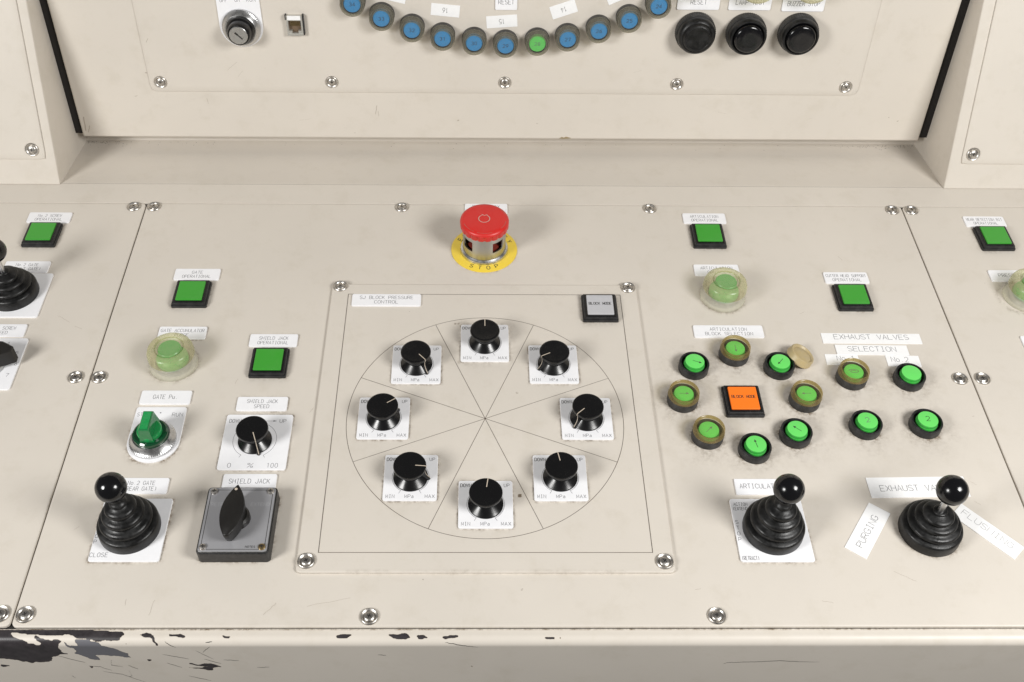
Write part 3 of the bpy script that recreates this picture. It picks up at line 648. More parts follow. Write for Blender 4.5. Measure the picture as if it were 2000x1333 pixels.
# ------------------------------------------------------------------ round buttons with arrows
def round_button(x, y, ang, boot, digit, label):
    t = thing('round_button', at(DESK, x, y), label, 'button', 'round green push buttons')
    b = MB(); b.lathe([(12.6, 0), (12.7, .6), (12.5, 7.3), (12.1, 8.0), (11.0, 8.0), (10.6, 7.2), (10.3, 3.2), (9, 3.0)], 48, cap1=True)
    b.build('collar', MRUBD if boot else MMATTE, t)
    b = MB(); b.lathe([(8.7, 3.1), (8.7, 6.4), (8.45, 6.9), (8.2, 7.0), (8.15, 9.2), (7.85, 9.8)], 40, cap1=False)
    b.lathe([(7.85, 9.8), (7.5, 9.9)], 40, mi=1, cap1=True)
    ln = b.build('lens', [MLIMED, MLIME], t)
    b = MB()
    if ang is not None:
        a = rad(ang); c, s = math.cos(a), math.sin(a); R = lambda p: (p[0]*c-p[1]*s, p[0]*s+p[1]*c)
        ox = 1.8 if ang == -22 else 0
        b.ribbon([R((-3.6+ox, 0)), R((3.4+ox, 0))], .42, 9.95)
        pp = [R((4.2+ox, 0)), R((1.9+ox, 1.05)), R((1.9+ox, -1.05))]
        b.add([(q[0], q[1], 9.97) for q in pp], [(0, 2, 1)])
        b.build('arrow', MINKD if not boot else MINK, ln, flat=True)
    elif digit:
        glyphs(b, '2', 4.6, 0, .5, None, .45, 9.95, rot=0 if digit == 2 else 8, drop=0); b.build('digit', MINKD if digit == 2 else MINK, ln, flat=True)
    elif boot:
        b.ribbon([(4*math.cos(k)*(.4+.09*k), 1.8*math.sin(k)*(.4+.09*k)) for k in np.linspace(0, 9, 20)], .5, 9.95); b.build('faded_print', MINK, ln, flat=True)
    if boot:
        b = MB(); b.lathe([(12.6, 7.9), (12.75, 8.4), (12.6, 9.2), (12.2, 9.8), (12.2, 12.4), (12.0, 13.0), (11.3, 13.3), (10.7, 12.9), (10.5, 12.0), (9.8, 11.6)], 48, cap1=False)
        bo = b.build('rubber_boot', MBROWN, t)
        b = MB(); b.lathe([(9.8, 11.6), (9.2, 11.5), (5, 11.45)], 40, cap1=True); b.build('membrane', MMEMB, bo)
RL = ['bare green arrow button at the upper left of the eight, arrow toward the right', 'bare green arrow button beside the detached tan cap', 'lowest bare green arrow button of the eight, arrow pointing up',
 'bare green arrow button at the lower right of the eight, arrow toward the upper left', 'brown hooded arrow button directly under the BLOCK SELECTION plate, arrow down', 'brown hooded arrow button at the far left of the eight, arrow right',
 'brown hooded arrow button at the far right of the eight, smudged arrow', 'brown hooded arrow button at the lower left of the eight, arrow up right', 'brown hooded green button under the No.1 tape',
 'bare green button with no mark under the No.2 tape', 'bare green button with a smeared digit below the No.1 button', 'bare green button marked 2 below the No.2 button']
for (x, y, a, bt, dg), lab in zip(ROUND, RL): round_button(x, y, a, bt, dg, lab)
# the cap that has come off
t = thing('loose_cap', at(DESK, 266.4, 65.3, 5.2) @ Matrix.Rotation(rad(8), 4, 'Z') @ Matrix.Rotation(rad(26), 4, 'Y') @ Matrix.Scale(.94, 4), 'loose tan rubber cap leaning against a bare arrow button', 'rubber cap')
b = MB(); b.lathe([(12.2, -3.6), (12.5, -3.2), (12.4, -1.2), (12.0, -.6), (11.9, 2.4), (11.4, 3.2), (10.4, 3.3), (9.6, 2.6), (8.9, 1.7), (8.3, 1.9), (7.6, 2.3), (3, 2.5)], 48, cap0=True, cap1=True); b.build('cap', MCAPTAN, t)

# ------------------------------------------------------------------ big hooded buttons
def hooded(F, x, y, z, label, inner=MHOODG, k=1.0):
    t = thing('hooded_button', at(F, x, y, z) @ Matrix.Scale(k, 4), label, 'button', 'large push buttons under clear rubber hoods')
    b = MB(); b.lathe([(13.5, 0), (13.0, 8.5), (12.2, 10.0), (9.8, 11.5), (9.5, 18.6), (9.0, 19.4)], 40, cap1=True); b.build('push_button', inner, t)
    b = MB(); b.lathe([(15.0, 0), (15.2, 2), (14.6, 5), (13.9, 5.4)], 40, cap1=False); b.build('bezel_ring', MSATIN, t)
    b = MB(); b.lathe([(19.8, 0), (20.2, .8), (19.9, 3.2), (18.9, 6.0), (18.7, 9.2), (19.3, 11.0), (19.2, 12)], 56, cap1=False); b.build('hood_skirt', MBOOTC, t)
    b = MB(); b.lathe([(19.2, 12), (19.0, 16.0), (18.0, 19.0), (16.0, 20.8), (13.4, 21.4), (12.4, 21.2), (11.8, 20.0), (11.3, 19.6)], 56, cap1=False)
    hd = b.build('hood', MBOOT, t)
    b = MB(); b.lathe([(11.3, 19.6), (11.2, 21.2), (10.5, 22.0), (9.7, 21.9), (9.2, 21.2), (4, 21.1)], 48, cap1=True); b.build('hood_top', MHTOP, hd)
hooded(DESK, -259.8, 59.2, 0, 'hooded green button in front of the GATE ACCUMULATOR plate')
hooded(DESK, 212.6, 139.8, 0, 'hooded green button in front of an ARTICULATION plate')
hooded(DESK, 485.5, 140, 0, 'hooded green button cut by the right edge of the photo')

# ------------------------------------------------------------------ knobs on their scales
def dial_plate(x, y, label, z):
    b = MB(); b.prism(rrect(40.8, 41.8, 1.8), 0, 1.4, .35, cap0=True)
    o = b.build('dial_plate', MWHITE, None, at(DESK, x, y, z+.02)); tag(o, label, 'dial plate', 'white MPa dial plates in the ring')
    b = MB(); zz = 1.43
    glyphs(b, 'DOWN', 2.9, -18.9, 16.6, 8.2, .40, zz, align='l', mi=1); glyphs(b, 'UP', 2.9, 16.0, 16.6, 4.0, .34, zz)
    glyphs(b, 'MIN', 2.9, -18.0, -17.2, 6.4, .32, zz, align='l'); glyphs(b, 'MPa', 2.9, -.4, -17.2, 6.8, .32, zz); glyphs(b, 'MAX', 2.9, 11.4, -17.2, 7.2, .32, zz, align='l')
    b.ribbon(arc(0, 0, 14.1, 240, -60, 60), .26, zz)
    for a in (240, -60):
        c, s = math.cos(rad(a)), math.sin(rad(a)); b.ribbon([(14.1*c*.97, 14.1*s*.97), (16.9*c, 16.9*s)], .26, zz+.02)
    b.build('lettering', [MINK, MINKD], o, flat=True)
def knob(x, y, ang, label, z, k=1.0, group='black pressure knobs in the ring'):
    t = thing('rotary_control', at(DESK, x, y, z, ang) @ Matrix.Scale(k, 4), label, 'rotary control', group)
    P = [(12.9, 0), (13.3, .15), (13.3, .9), (13.1, 1.15), (12.9, 1.3), (8.1, 5.6), (7.8, 5.9), (7.5, 6.8), (7.5, 9.0), (8.4, 11.0), (9.8, 12.6), (11.8, 13.6)]
    b = MB(); b.lathe(P, 64, cap1=False)
    fin = [(15.2, 2.4, 0), (14.9, 2.2, 1.3), (13.0, 1.5, 3.6), (11.7, 1.0, 6.2), (11.2, .8, 8.8), (11.3, .8, 11.2), (11.9, .9, 13.6)]
    b.rings([[(7, -w-.5, z), (r-.7, -w*.55, z), (r, -.28, z), (r, .28, z), (r-.7, w*.55, z), (7, w+.5, z)] for r, w, z in fin], cap0=False)
    b.build('skirt', MBLACK, t)
    b = MB(); b.lathe([(11.8, 13.6), (12.35, 14.0), (12.45, 15.4), (12.2, 16.0), (11.6, 16.3), (10.8, 16.25), (6, 16.15)], 64, cap1=True); b.build('cap', MBLACK, t)
    b = MB(); b.add([(4.2, -.33, 16.32), (12.0, -.33, 16.40), (12.0, .33, 16.40), (4.2, .33, 16.32), (12.55, -.33, 15.2), (12.55, .33, 15.2), (12.45, -.33, 14.0), (12.45, .33, 14.0)], [(0, 1, 2, 3), (1, 4, 5, 2), (4, 6, 7, 5)])
    ln_ = [(15.0, 1.3), (13.06, 3.6), (11.76, 6.2), (11.26, 8.8), (11.36, 11.2), (11.9, 13.4)]
    vs = [(r+.06, q*.26, z) for r, z in ln_ for q in (-1, 1)]
    b.add(vs, [(2*i, 2*i+1, 2*i+3, 2*i+2) for i in range(5)])
    b.build('pointer_line', MPTR, t, flat=True)
for x, y, a, w in KNOBS:
    dial_plate(x, y, 'white MIN MPa MAX dial plate at the ' + w, SUBZ)
    pt = {-49: 'pointer to the lower right', 34: 'pointer to the upper right', -5: 'pointer to the right', 82: 'pointer nearly straight up', 101: 'pointer up, a little left', 223: 'pointer to the lower left', 207: 'pointer to the left', 90: 'pointer straight up'}[a]
    knob(x, y, a, 'black spool knob at the ' + w + ', ' + pt, SUBZ+1.45)
# shield jack speed
b = MB(); b.prism(rrect(52.8, 53.5, 2), 0, 1.4, .35, cap0=True)
o = b.build('dial_plate', MWHITE, None, at(DESK, -180, -22.3, .02)); tag(o, 'larger white dial plate marked 0 % 100 under the SHIELD JACK SPEED plate', 'dial plate')
b = MB(); zz = 1.43
glyphs(b, 'DOWN', 3.4, -23.6, 20.2, 9, .38, zz, align='l'); glyphs(b, 'UP', 3.4, 18.8, 20.2, 5, .36, zz)
b.ribbon([(-12, 20.2), (12.5, 20.2)], .3, zz); b.add([(14.2, 20.2, zz+.02), (11.2, 21.0, zz+.02), (11.2, 19.4, zz+.02)], [(0, 1, 2)])
glyphs(b, '0', 4, -17.3, -22.8, None, .34, zz); glyphs(b, '%', 4, -1, -22.8, 4.4, .34, zz); glyphs(b, '100', 4, 15.8, -22.8, 8.6, .34, zz)
b.ribbon(arc(-1, 1.6, 17.0, 240, -60, 60), .28, zz)
for a in (240, -60):
    c, s = math.cos(rad(a)), math.sin(rad(a)); b.ribbon([(-1+16.8*c, 1.6+16.8*s), (-1+18.4*c-.8*(1 if a > 0 else -1), 1.6+18.4*s-1)], .28, zz+.02)
b.build('lettering', MINK, o, flat=True)
knob(-180.6, -21.6, -70, 'black spool knob on the 0 to 100 % speed dial, pointer down right', 1.45, 1.0, 'black speed knobs')

# ------------------------------------------------------------------ green selector switch and the key switch (same keystone plates)
def keystone(F, x, y, z, label, txt, top):
    out = arc(0, 0, 20.4, 180, 360, 24)+arc(20-2, top-2, 2, 0, 90, 5)+arc(-20+2, top-2, 2, 90, 180, 5)
    b = MB(); b.prism(out, 0, 1.4, .35, cap0=True)
    o = b.build('legend_plate', MWHITE, None, at(F, x, y, z+.02)); tag(o, label, 'legend plate', 'white legend plates rounded at the foot')
    b = MB()
    for t, tx, ty, w, hh in txt:
        if t == '*': b.lathe([(.6, 1.42), (.55, 1.44)], 12, (tx, ty, 0))
        else: glyphs(b, t, hh, tx, ty, w, .33, 1.43)
    b.build('lettering', MINK, o, flat=True)
keystone(DESK, -260, -22, 0, 'white plate marked STOP and RUN behind the green selector switch', [('STOP', -13.6, 26.2, 9, 3.6), ('RUN', 13.8, 26.2, 8.3, 3.6), ('*', 0, 28, 0, 0)], 34)
knurl = lambda a, k: 1+.012*math.sin(a*60) if k in (1, 2) else 1
t = thing('selector_switch', at(DESK, -260.2, -21.6, 1.45), 'clear green selector switch in a knurled chrome ring between STOP and RUN', 'switch')
b = MB(); b.lathe([(17.9, 0), (18.1, .3), (18.1, 2.6), (17.3, 3.4), (16.6, 3.9), (14.9, 7.8), (14.6, 8.2), (13.9, 8.2), (13.6, 6)], 240, cap1=False, mod=knurl); b.build('chrome_ring', MCHROME, t)
b = MB(); b.lathe([(13.6, 5), (13.8, 9), (13.5, 10.6), (12.2, 11.6), (10.8, 11.4)], 56, cap1=True); hb = b.build('green_base', MKNOBD, t)
b = MB(); b.prism([(x, y) for x, y in [(9.5*math.cos(q), 10.3*math.sin(q)) for q in np.linspace(0, 2*PI, 40, endpoint=False)]], 11, 15.5, 1.2); b.build('green_hub', MKNOBL, t)
b = MB(); hw = 3.9
R = [[(-5.5, -10.3, 11), (5.5, -10.3, 11), (5.5, 11.5, 11), (-5.5, 11.5, 11)], [(-4.6, -9.7, 17), (4.6, -9.7, 17), (4.4, 11.0, 17), (-4.4, 11.0, 17)], [(-hw-.2, -9.3, 25), (hw+.2, -9.3, 25), (hw, 9.4, 25), (-hw, 9.4, 25)], [(-hw+.5, -8.6, 26), (hw-.5, -8.6, 26), (hw-.5, 8.8, 26), (-hw+.5, 8.8, 26)]]
b.rings(R); hd = b.build('handle', MKNOBG, t, sharp=20)
b = MB(); b.prism(rrect(6.2, 16.4, .6), 26.0, 26.35, .1)
for k in range(9): b.box(-2.8, 2.8, -7.8+k*.95, -7.35+k*.95, 26.3, 26.6)
b.build('ribbed_insert', MKNOBL, hd)
keystone(BACK, -230, 118.9, 1.1, 'white plate lettered OFF ON RUN behind the key switch', [('OFF', -13.2, 25.6, 6.6, 3.6), ('ON', -.3, 26, 4.6, 3.6), ('RUN', 12.4, 26.3, 8.2, 3.6)], 40)
t = thing('key_switch', at(BACK, -229.6, 118.4, 2.55), 'chrome ringed key switch with a black collar and open keyhole', 'key switch')
b = MB(); b.lathe([(17.9, 0), (18.1, .3), (18.1, 2.6), (17.3, 3.4), (16.6, 3.9), (15.0, 7.0), (14.4, 7.4), (13.4, 7.2)], 240, cap1=True, mod=knurl); b.build('chrome_ring', MCHROME, t)
b = MB(); b.lathe([(13.5, 6.8), (13.4, 8.6), (12.6, 10.2), (11.3, 11.5), (10.6, 16.8), (9.9, 17.8), (9.2, 17.8), (9.0, 17.0)], 56, cap1=True); b.build('black_collar', MBLACK, t)
b = MB(); b.lathe([(8.6, 16.5), (8.6, 18.6), (8.2, 19.0), (7.6, 19.0)], 48, cap1=True); kc = b.build('key_cylinder', MCHROME, t)
b = MB(); b.prism([(x*math.cos(rad(-45))-y*math.sin(rad(-45))-.6, x*math.sin(rad(-45))+y*math.cos(rad(-45))+.6) for x, y in ((-3.3, -.9), (0, -.9), (0, -.6), (5.8, -.6), (5.8, .6), (0, .6), (0, .9), (-3.3, .9))], 18.6, 19.05); b.build('keyhole', MDARK, kc)

# ------------------------------------------------------------------ cam switch
t = thing('cam_switch', at(DESK, -180.4, -100.4), 'square black cam switch with a grey face and a black lens-shaped handle', 'switch')
b = MB(); b.prism(rrect(51.6, 56.4, 3), 0, 12.0, .9, cap0=True); b.build('box', MMATTE, t)
b = MB(); b.prism(rrect(49.6, 54.4, 2.4), 12.0, 12.5, .15); b.build('face_rim', MSATIN, t)
MFACE = simple('grey_anodised_face', (.44, .44, .46), .36, metal=.4, vary=.15, vscale=60, rvary=.05)
b = MB(); b.prism(rrect(49.0, 53.8, 2.2), 12.5, 12.62, .05); fc = b.build('face_plate', MFACE, t)
b = MB(); b.ribbon(rrect(45.4, 50.2, 1.2), .42, 12.68, closed=True)
glyphs(b, 'RETRACT', 2.8, -21.0, 12.6, 15.5, .26, 12.68, align='l', mi=1); glyphs(b, 'EXTEND', 2.8, 21.4, 12.6, 13.5, .26, 12.68, align='r', mi=1); glyphs(b, 'NOTES', 1.5, 12.5, -23.0, 7, .3, 12.68)
b.build('lettering', [MINKD, simple('pale_print', (.52, .52, .54), .5)], fc, flat=True)
for x, y, M_ in ((-20.6, 23.6, MSTEEL), (20.8, 23.8, MSTEEL), (-21, -23.4, MSTEEL), (20.8, -23.2, MBRASS)):
    b = MB(); b.lathe([(2.7, 12.6), (2.7, 13.0), (2.2, 13.9), (1.2, 14.3), (.5, 14.35)], 20, (x, y, 0))
    b.box(x-1.4, x+1.4, y-.25, y+.25, 13.6, 14.4, mi=1); b.box(x-.26, x+.26, y-1.4, y+1.4, 13.6, 14.42, mi=1); b.build('face_screw', [M_, MDARK], t)
b = MB(); b.lathe([(9.6, 12.6), (9.4, 17), (8.0, 18.5)], 40); b.build('hub', MHANDLE, t)
def vesica(L_, W, n=18, cut=.0):
    R_ = (L_*L_/4+W*W/4)/W; a = math.asin(L_/2/R_); pts = []
    for i in range(n+1): q = -a+2*a*i/n; pts.append((R_*math.cos(q)-(R_-W/2), R_*math.sin(q)))
    for i in range(1, n): q = -a+2*a*i/n; pts.append((-(R_*math.cos(q)-(R_-W/2)), -R_*math.sin(q)))
    return pts
top = vesica(45.5, 16.6)
def vr(k, z, e=1): return [(x*k-1.6+.05*y, max(-20.8, min(99, y))*e-1.6, z) for x, y in top]
b = MB(); b.rings([vr(.93, 13.6, .84), vr(.97, 18, .92), vr(1, 24.6), vr(1, 25.4), vr(.98, 26.3, .99), vr(.9, 26.7, .965)]); hd = b.build('handle', MHANDLE, t, sharp=40)
b = MB(); b.lathe([(1.1, 26.72), (1.0, 26.85)], 14, (-1.2, 16.6, 0)); b.build('pointer_dot', MPTR, hd)

# ------------------------------------------------------------------ emergency stop
t = thing('emergency_stop', at(DESK, 0, 200), 'red mushroom emergency stop on a slotted metal collar over a yellow disc', 'emergency button')
b = MB(); b.lathe([(30.6, 0), (30.6, .7), (30.3, .9), (21, .95)], 72); yd = b.build('yellow_disc', MYEL, t)
b = MB()
def arctext(s, r, a0, step, inward):
    for i, ch in enumerate(s):
        a = a0+step*i; glyphs(b, ch, 4.3, r*math.cos(rad(a)), r*math.sin(rad(a)), None, .62, 1.0, rot=(a+90) if inward else (a-90))
arctext('STOP', 25.4, 243, 17.7, True); arctext('EMERGENCY', 25.4, 150.6, -15.9, False)
b.build('lettering', MINKD, yd, flat=True)
b = MB(); b.lathe([(22.2, .9), (22.3, 1.6), (21.6, 3.4), (20.4, 4.2), (19.9, 4.6)], 72, cap1=False); b.build('base_ring', MCHROME, t)
# collar with four windows
n = 96; zs = [4.0, 12.5, 23.5, 30.0]; b = MB()
for r_, fl in ((19.7, 1), (18.2, -1)):
    vs = [(r_*math.cos(2*PI*i/n), r_*math.sin(2*PI*i/n), z) for z in zs for i in range(n)]; fs = []
    for k in range(3):
        for i in range(n):
            a = (360*(i+.5)/n) % 90
            if k == 1 and 24 < a < 58: continue
            j = (i+1) % n; q = (k*n+i, k*n+j, (k+1)*n+j, (k+1)*n+i); fs.append(q if fl > 0 else q[::-1])
    b.add(vs, fs)
for i in range(n):
    a = (360*(i+.5)/n) % 90; ap = (360*(i-.5)/n) % 90
    i_in = 24 < a < 58
    if i_in:
        j = (i+1) % n
        for z in zs[1:3]:
            c0, s0, c1, s1 = math.cos(2*PI*i/n), math.sin(2*PI*i/n), math.cos(2*PI*j/n), math.sin(2*PI*j/n)
            b.add([(19.7*c0, 19.7*s0, z), (19.7*c1, 19.7*s1, z), (18.2*c1, 18.2*s1, z), (18.2*c0, 18.2*s0, z)], [(0, 1, 2, 3)])
    if i_in != (24 < ap < 58):
        c0, s0 = math.cos(2*PI*i/n), math.sin(2*PI*i/n)
        b.add([(19.7*c0, 19.7*s0, 12.5), (18.2*c0, 18.2*s0, 12.5), (18.2*c0, 18.2*s0, 23.5), (19.7*c0, 19.7*s0, 23.5)], [(0, 1, 2, 3)])
b.build('collar', MSATIN, t)
b = MB(); b.lathe([(15.5, 4), (15.5, 12), (12.5, 13), (12.5, 30)], 40, cap1=False); b.build('core', MREDD, t)
b = MB()
sc_m = lambda a, k: (1-.045*(.5+.5*math.cos(a*20))**4) if k in (1, 2, 3) else 1
b.lathe([(20, 29.0), (21.6, 29.2), (22.0, 30.5), (22.1, 34.2), (22.2, 34.8), (21.9, 36.2), (21.0, 37.2), (19.4, 37.9), (17.0, 38.15), (10, 38.4)], 264, cap1=True, mod=sc_m)
mh = b.build('mushroom_head', MRED, t, sharp=50)
b = MB(); b.ribbon(arc(-.3, -.5, 5.0, -230, 60, 40), .7, 38.52); b.ribbon([(-2.6, 5.4), (-.2, 3.6), (2.6, 5.0)], .55, 38.55); b.ribbon([(-3.6, 3.2), (-1.2, 4.6)], .5, 38.57); b.build('worn_twist_mark', simple('worn_white', (.62, .38, .32), .6, vary=.5, vscale=900), mh, flat=True)
b = MB()
for a0, a1 in ((200, 240), (250, 290), (80, 110), (320, 350), (20, 45)): b.ribbon(arc(0, 0, 19.6, a0, a1, 14), .35, 37.95)
b.build('rim_scuffs', simple('rim_wear', (.46, .14, .10), .6, vary=.6, vscale=600), mh, flat=True)

# ------------------------------------------------------------------ joysticks with bellows
def plate(x, y, w, h, txt, label, mi=None):
    b = MB(); b.prism(rrect(w, h, 2), 0, 1.4, .35, cap0=True)
    o = b.build('legend_plate', MWHITE, None, at(DESK, x, y, .02)); tag(o, label, 'legend plate', 'square white plates under the levers')
    b = MB()
    for k, (s, tx, ty, ww, hh) in enumerate(txt): glyphs(b, s, hh, tx, ty, ww, .34, 1.43)
    b.build('lettering', MINK if len(txt) else MINK, o, flat=True)
plate(-259.6, -102, 51, 53.4, [('CLOSE', -18.5, -21.4, 13, 3.4), ('S', -24+.2, 4, None, 3.0), ('T', -23.8, -1, None, 3.0), ('O', -23.8, -5.8, None, 3.0), ('P', -23.8, -10.6, None, 3.0), ('OPEN', -18.5, 22, 10, 3.4)], 'white plate lettered CLOSE under the lower left ball lever')
plate(210.9, -102, 54, 53.6, [('ACTION', -19.4, 22.0, 10.2, 2.7), ('(EXTEND)', -19.4, 18.0, 12.6, 2.7), ('S', -24.6, 6.4, None, 3.0), ('T', -24.6, 1.5, None, 3.0), ('O', -24.8, -3.4, None, 3.0), ('P', -24.8, -8.4, None, 3.0), ('(RETRACT)', -19.6, -24.0, 12.6, 3.2)], 'white plate lettered ACTION EXTEND RETRACT under a ball lever')
plate(-414.4, 138, 52.4, 54.2, [], 'blank white plate under the ball lever at the left edge')
def lever(x, y, z, label, tilt=(0, 0), squash=1.0, shaft=False):
    t = thing('ball_lever', at(DESK, x, y, z), label, 'lever', 'black ball levers on rubber bellows')
    hz = 53-z
    P = [(22.3, 0), (22.4, 1.0), (22.1, 7.6), (21.6, 8.9), (20.6, 9.6), (18.0, 10.1)]
    top = 32*squash; rg = [(18.7, .0), (14.9, .33), (10.9, .66)]
    z0 = 10.6; H = top-z0
    for k, (r, f) in enumerate(rg):
        zz = z0+H*f; st = H*.33
        P += [(r-.7, zz+.05), (r+.1, zz+st*.12), (r+.45, zz+st*.40), (r+.25, zz+st*.60), (r-.6, zz+st*.75), (r-2.0, zz+st*.84), (r-3.8, zz+st*.9)]
    if not shaft: P += [(5.9, top+.2), (6.3, top+1.2), (6.2, top+2.4), (5.4, top+3.2), (4.3, top+4), (3.9, top+6.5)]
    else: P += [(4.9, top+.3), (5.2, top+1.2), (4.6, top+2.0), (3.2, top+2.1)]
    R = []; n = 64
    for r, zz in P:
        k = max(0, (zz-9)/(hz-9)); ox, oy = tilt[0]*k, tilt[1]*k
        R.append([(ox+r*math.cos(2*PI*i/n), oy+r*math.sin(2*PI*i/n), zz) for i in range(n)])
    b = MB(); b.rings(R, cap0=False); b.build('bellows', MRUB, t, sharp=60)
    k0 = (top-9)/(hz-9)
    b = MB(); b.rings([[(tilt[0]*k+2.3*math.cos(2*PI*i/20), tilt[1]*k+2.3*math.sin(2*PI*i/20), zz) for i in range(20)] for k, zz in ((k0, top), (.9, hz-6))]); b.build('shaft', MCHROME, t)
    b = MB(); P = []
    for i in range(25):
        a = -PI/2+.30+(PI-.30)*i/24; P.append((10.9*math.cos(a), 10.9*math.sin(a)))
    P = [(3.0, -11.2)]+P[:-1]+[(.05, 10.9)]
    b.lathe(P, 56, (tilt[0], tilt[1], hz), cap0=True); b.build('ball', MBALL, t)
lever(-260.6, -101, 1.45, 'black ball lever on ribbed bellows at the lower left, by the CLOSE plate', (-1.0, .6))
lever(211.8, -101.6, 1.45, 'black ball lever on the ACTION EXTEND plate', (.6, .4))
lever(328, -102.2, .1, 'black ball lever with a bare shaft between the PURGING and FLUSHING strips', (-.5, .2), .80, True)
lever(-416.8, 139.4, 1.45, 'black ball lever cut by the left edge of the photo', (-.6, .2), .80, True)

# ------------------------------------------------------------------ dial with a black pointer knob at the left edge
b = MB(); b.prism(rrect(55, 56.4, 2.2), 0, 1.4, .35, cap0=True)
o = b.build('dial_plate', MWHITE, None, at(DESK, -415.4, 58, .02)); tag(o, 'white dial plate marked 5 6 7 cut by the left edge of the photo', 'dial plate')
b = MB()
for i, ch in enumerate('123456789'):
    a = 215-i*41.5 if False else None
for ch, tx, ty in (('5', 22.3, 11.6), ('6', 25.0, -.8), ('7', 21.4, -12.8), ('8', 12, -21.5), ('4', 12, 22)): glyphs(b, ch, 3.3, tx, ty, None, .33, 1.43)
b.build('lettering', MINK, o, flat=True)
t = thing('pointer_knob', at(DESK, -416.5, 56.6, 1.45), 'black pointer knob with a grey metal skirt at the left edge of the photo', 'knob')
b = MB(); b.lathe([(17.8, 0), (17.9, 1), (17, 3), (14, 4.2), (12, 4.4)], 56); b.build('metal_skirt', MSATIN, t)
b = MB(); b.prism([(-16, -6.5), (-8, -9.5), (10, -9), (20, -6), (28.5, -2.5), (28.6, 2.6), (20, 8), (8, 10.5), (-8, 9.5), (-16, 6.5)], 4.2, 19.5, 1.6)
b.build('pointer', MHANDLE, t, Matrix.Rotation(rad(3), 4, 'Z'))

# ------------------------------------------------------------------ upright panel: ring of numbered buttons
def ring_button(x, y, num, M_, label):
    t = thing('numbered_button', at(BACK, x, y, 1.1), label, 'button', 'numbered round buttons in an arc')
    b = MB(); b.lathe([(11.9, 0), (12.0, .5), (11.8, 5.6), (11.2, 6.2), (9.5, 6.0)], 40, cap1=True); b.build('collar', MMATTE, t)
    b = MB(); b.lathe([(8.0, 6), (8.0, 10.2), (7.5, 10.8)], 36, cap1=True); ln = b.build('lens', M_, t)
    b = MB(); glyphs(b, num, 3.2, 0, 0, 5.2, .42, 10.86); b.build('number', MINKD if M_ is MBLUE else MINK, ln, flat=True)
    b = MB(); b.lathe([(11.4, 5.0), (11.9, 5.6), (11.9, 6.8), (11.3, 7.5), (11.5, 9), (11.4, 12.2), (11.0, 13.0), (10.3, 13.2), (9.7, 12.7), (9.4, 12.1), (8.2, 12.1)], 44, cap1=False); bo = b.build('rubber_boot', MSMOKE, t)
    b = MB(); b.lathe([(8.2, 12.1), (4, 12.0)], 36, cap1=True); b.build('membrane', MSMEMB, bo)
ORD = ['first', 'second', 'third', 'fourth', 'fifth', 'sixth']
def rlabel(i, nn):
    d = i-6
    if d == 0: return 'the only green hooded button in the arc, numbered 28'
    return 'blue hooded button numbered ' + nn + ', ' + ORD[abs(d)-1] + (' left' if d < 0 else ' right') + ' of the green one'
RP = [(-122.7, 149.5, '34'), (-96.5, 135.9, '33'), (-68.5, 124.8, '32'), (-39.8, 116.5, '31'), (-9.9, 112.2, '30'), (19.9, 109.8, '29'), (50.1, 112, '28'), (78.7, 116.6, '27'), (107.6, 125.1, '26'), (135.3, 135.5, '25'), (161.3, 149.6, '24')]
for i, (x, y, nn) in enumerate(RP): ring_button(x, y-4.3, nn, MLIME if nn == '28' else MBLUE, rlabel(i, nn))
for x, y, w, h, rot, tx, lab in ((-37, 135.7, 27, 11.6, -5.5, '16', 'white paper tag with an upside-down 16, left of the other readable tags'), (16.2, 125.2, 29.2, 11.8, 4.2, '15', 'white paper tag with an upside-down 15, under the small RESET plate'),
                            (74, 137.4, 24.5, 12.6, 19.5, '14', 'white paper tag with a slanting upside-down 14'), (-86.5, 150.4, 27, 12, -13, '17', 'tip of a white paper tag cut by the top edge, left of centre'), (125.5, 152.6, 26, 12, 25, '13', 'tip of a white paper tag cut by the top edge, right of centre')):
    label_plate(BACK, x, y, w, h, [(tx, 5.2)], lab, z=1.1, rot=rot+180, th=.35, tape=True, hgt=4.6, ink=MINKD, group='paper number tags inside the arc')
label_plate(BACK, 20, 144.3, 20.6, 15, [('RESET', 14.5)], 'small white plate lettered RESET above the tag 15', z=1.1, hgt=4.4, txtoff=(0, .4), r=1.2)
for x, s_, w_, lab in ((199.8, 'RESET', 15, 'white plate lettered RESET above the leftmost large black button'), (248.2, 'LAMP TEST', 27, 'white plate lettered LAMP above the middle large black button'), (298.4, 'BUZZER STOP', 30, 'white plate lettered BUZZER STOP above the rightmost large black button')):
    label_plate(BACK, x, 145.7 if x < 290 else 144.8, 39.8, 15, [(s_, w_)], lab, z=1.1, hgt=4.4, txtoff=(0, .2))
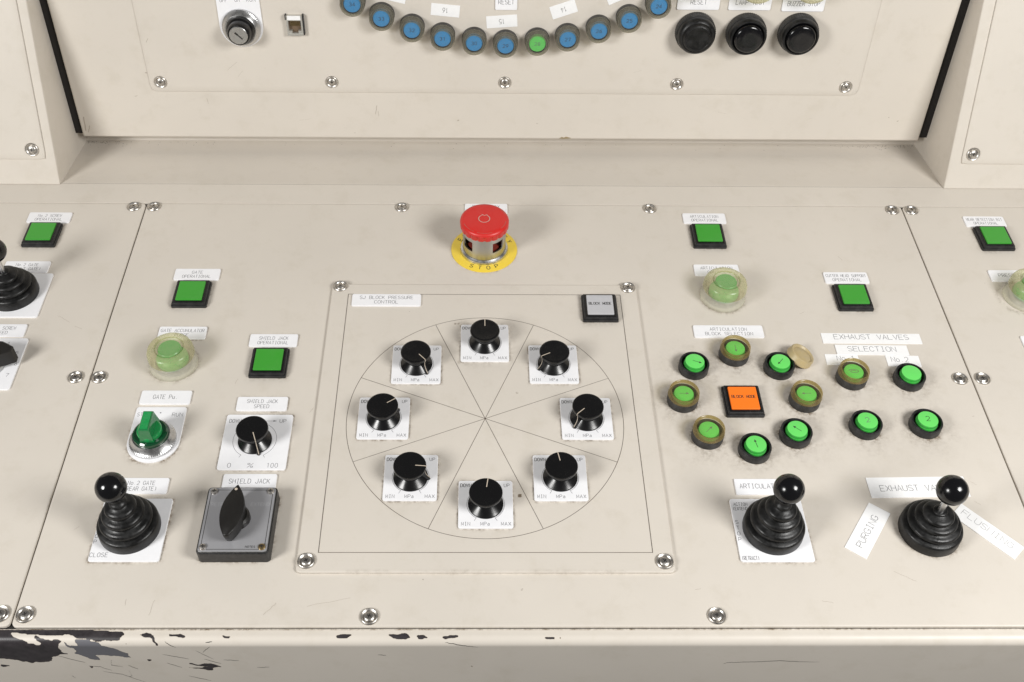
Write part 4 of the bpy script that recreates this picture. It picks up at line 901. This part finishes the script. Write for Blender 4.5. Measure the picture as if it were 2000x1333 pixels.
def black_button(x, y, boot, label):
    t = thing('black_push_button', at(BACK, x, y, 1.1), label, 'button', 'large black push buttons')
    kn = lambda a, k: 1+.010*math.sin(a*56) if k in (1, 2) else 1
    b = MB(); b.lathe([(18.6, 0), (18.9, .6), (18.9, 7.5), (18.2, 8.4), (16.5, 8.6)], 224, mod=kn); b.build('knurled_ring', MRUBD, t)
    b = MB()
    if boot: b.lathe([(17.6, 8.2), (18.0, 10), (17.4, 13.5), (16.0, 15.6), (14.6, 16.4), (13.8, 16.3), (13.3, 17.4), (12.7, 18.6), (11.4, 19.1), (10.8, 18.5), (5, 18.3)], 56); b.build('rubber_cover', MRUB, t)
    else:
        b.lathe([(17.6, 8.2), (18.0, 10), (17.5, 14), (16.6, 15.4), (15.3, 15.6), (14.3, 14.6), (13.9, 13)], 56, cap1=False); b.build('bezel', MRUB, t)
        b = MB(); b.lathe([(13.8, 9), (13.8, 16.2), (13.3, 18.0), (12.0, 19.2), (10.5, 19.5), (5, 19.3)], 56); b.build('button_face', MBALL, t)
black_button(200, 117.2, True, 'large black button with a dull rubber cover, under the RESET plate')
black_button(248.4, 116.8, False, 'large glossy black button under the LAMP plate')
black_button(298, 117, False, 'large glossy black button under the BUZZER STOP plate')
hooded(BACK, 250.4, 168.5, 1.1, 'amber hooded button over the LAMP plate, cut by the top edge', simple('amber_button', (.55, .45, .18), .4), .95)
hooded(BACK, 300.2, 168.8, 1.1, 'pinkish hooded button over the BUZZER STOP plate, cut by the top edge', simple('mauve_button', (.42, .26, .30), .3), .95)
hooded(BACK, 198.5, 172.2, 1.1, 'orange hooded button over the RESET plate, barely in view', simple('orange_button', (.75, .24, .05), .3), .95)

# ------------------------------------------------------------------ data socket
t = thing('network_socket', at(BACK, -179, 121, 1.1), 'small metal network socket on the upright panel beside the key switch', 'socket')
b = MB(); w2, h2 = 7.6, 9.6
b.box(-w2, w2, 5.2, h2, 0, 4.6, .3).box(-w2, w2, -h2, -7.2, 0, 4.6, .3).box(-w2, -5.9, -7.2, 5.2, 0, 4.6, .3).box(5.9, w2, -7.2, 5.2, 0, 4.6, .3)
b.box(-5.9, -3, -7.2, -4.6, 0, 4.3).box(3, 5.9, -7.2, -4.6, 0, 4.3)
b.build('metal_shell', simple('tinned_shell', (.55, .54, .50), .4, metal=.6, bump=.2), t)
b = MB(); b.box(-5.9, 5.9, -7.2, 5.2, 0, .6); b.build('cavity', simple('socket_inside', (.16, .11, .07), .4), t)
b = MB()
for k in range(8): b.box(-4.1+k*1.15, -3.6+k*1.15, -1, 4.8, .6, 2.0)
b.build('contacts', MBRASS, t)
b = MB(); b.box(-6.2, 6.2, 6.2, 10.2, 4.2, 5.4, .2); b.build('paper_tab', MTAPE, t)
b = MB(); b.box(-8.6, -7.6, 6.0, 10.6, 0, 4.6, .2).box(7.6, 8.8, -9, 10.6, 0, 4.2, .2); b.build('side_clip', MMATTE, t)
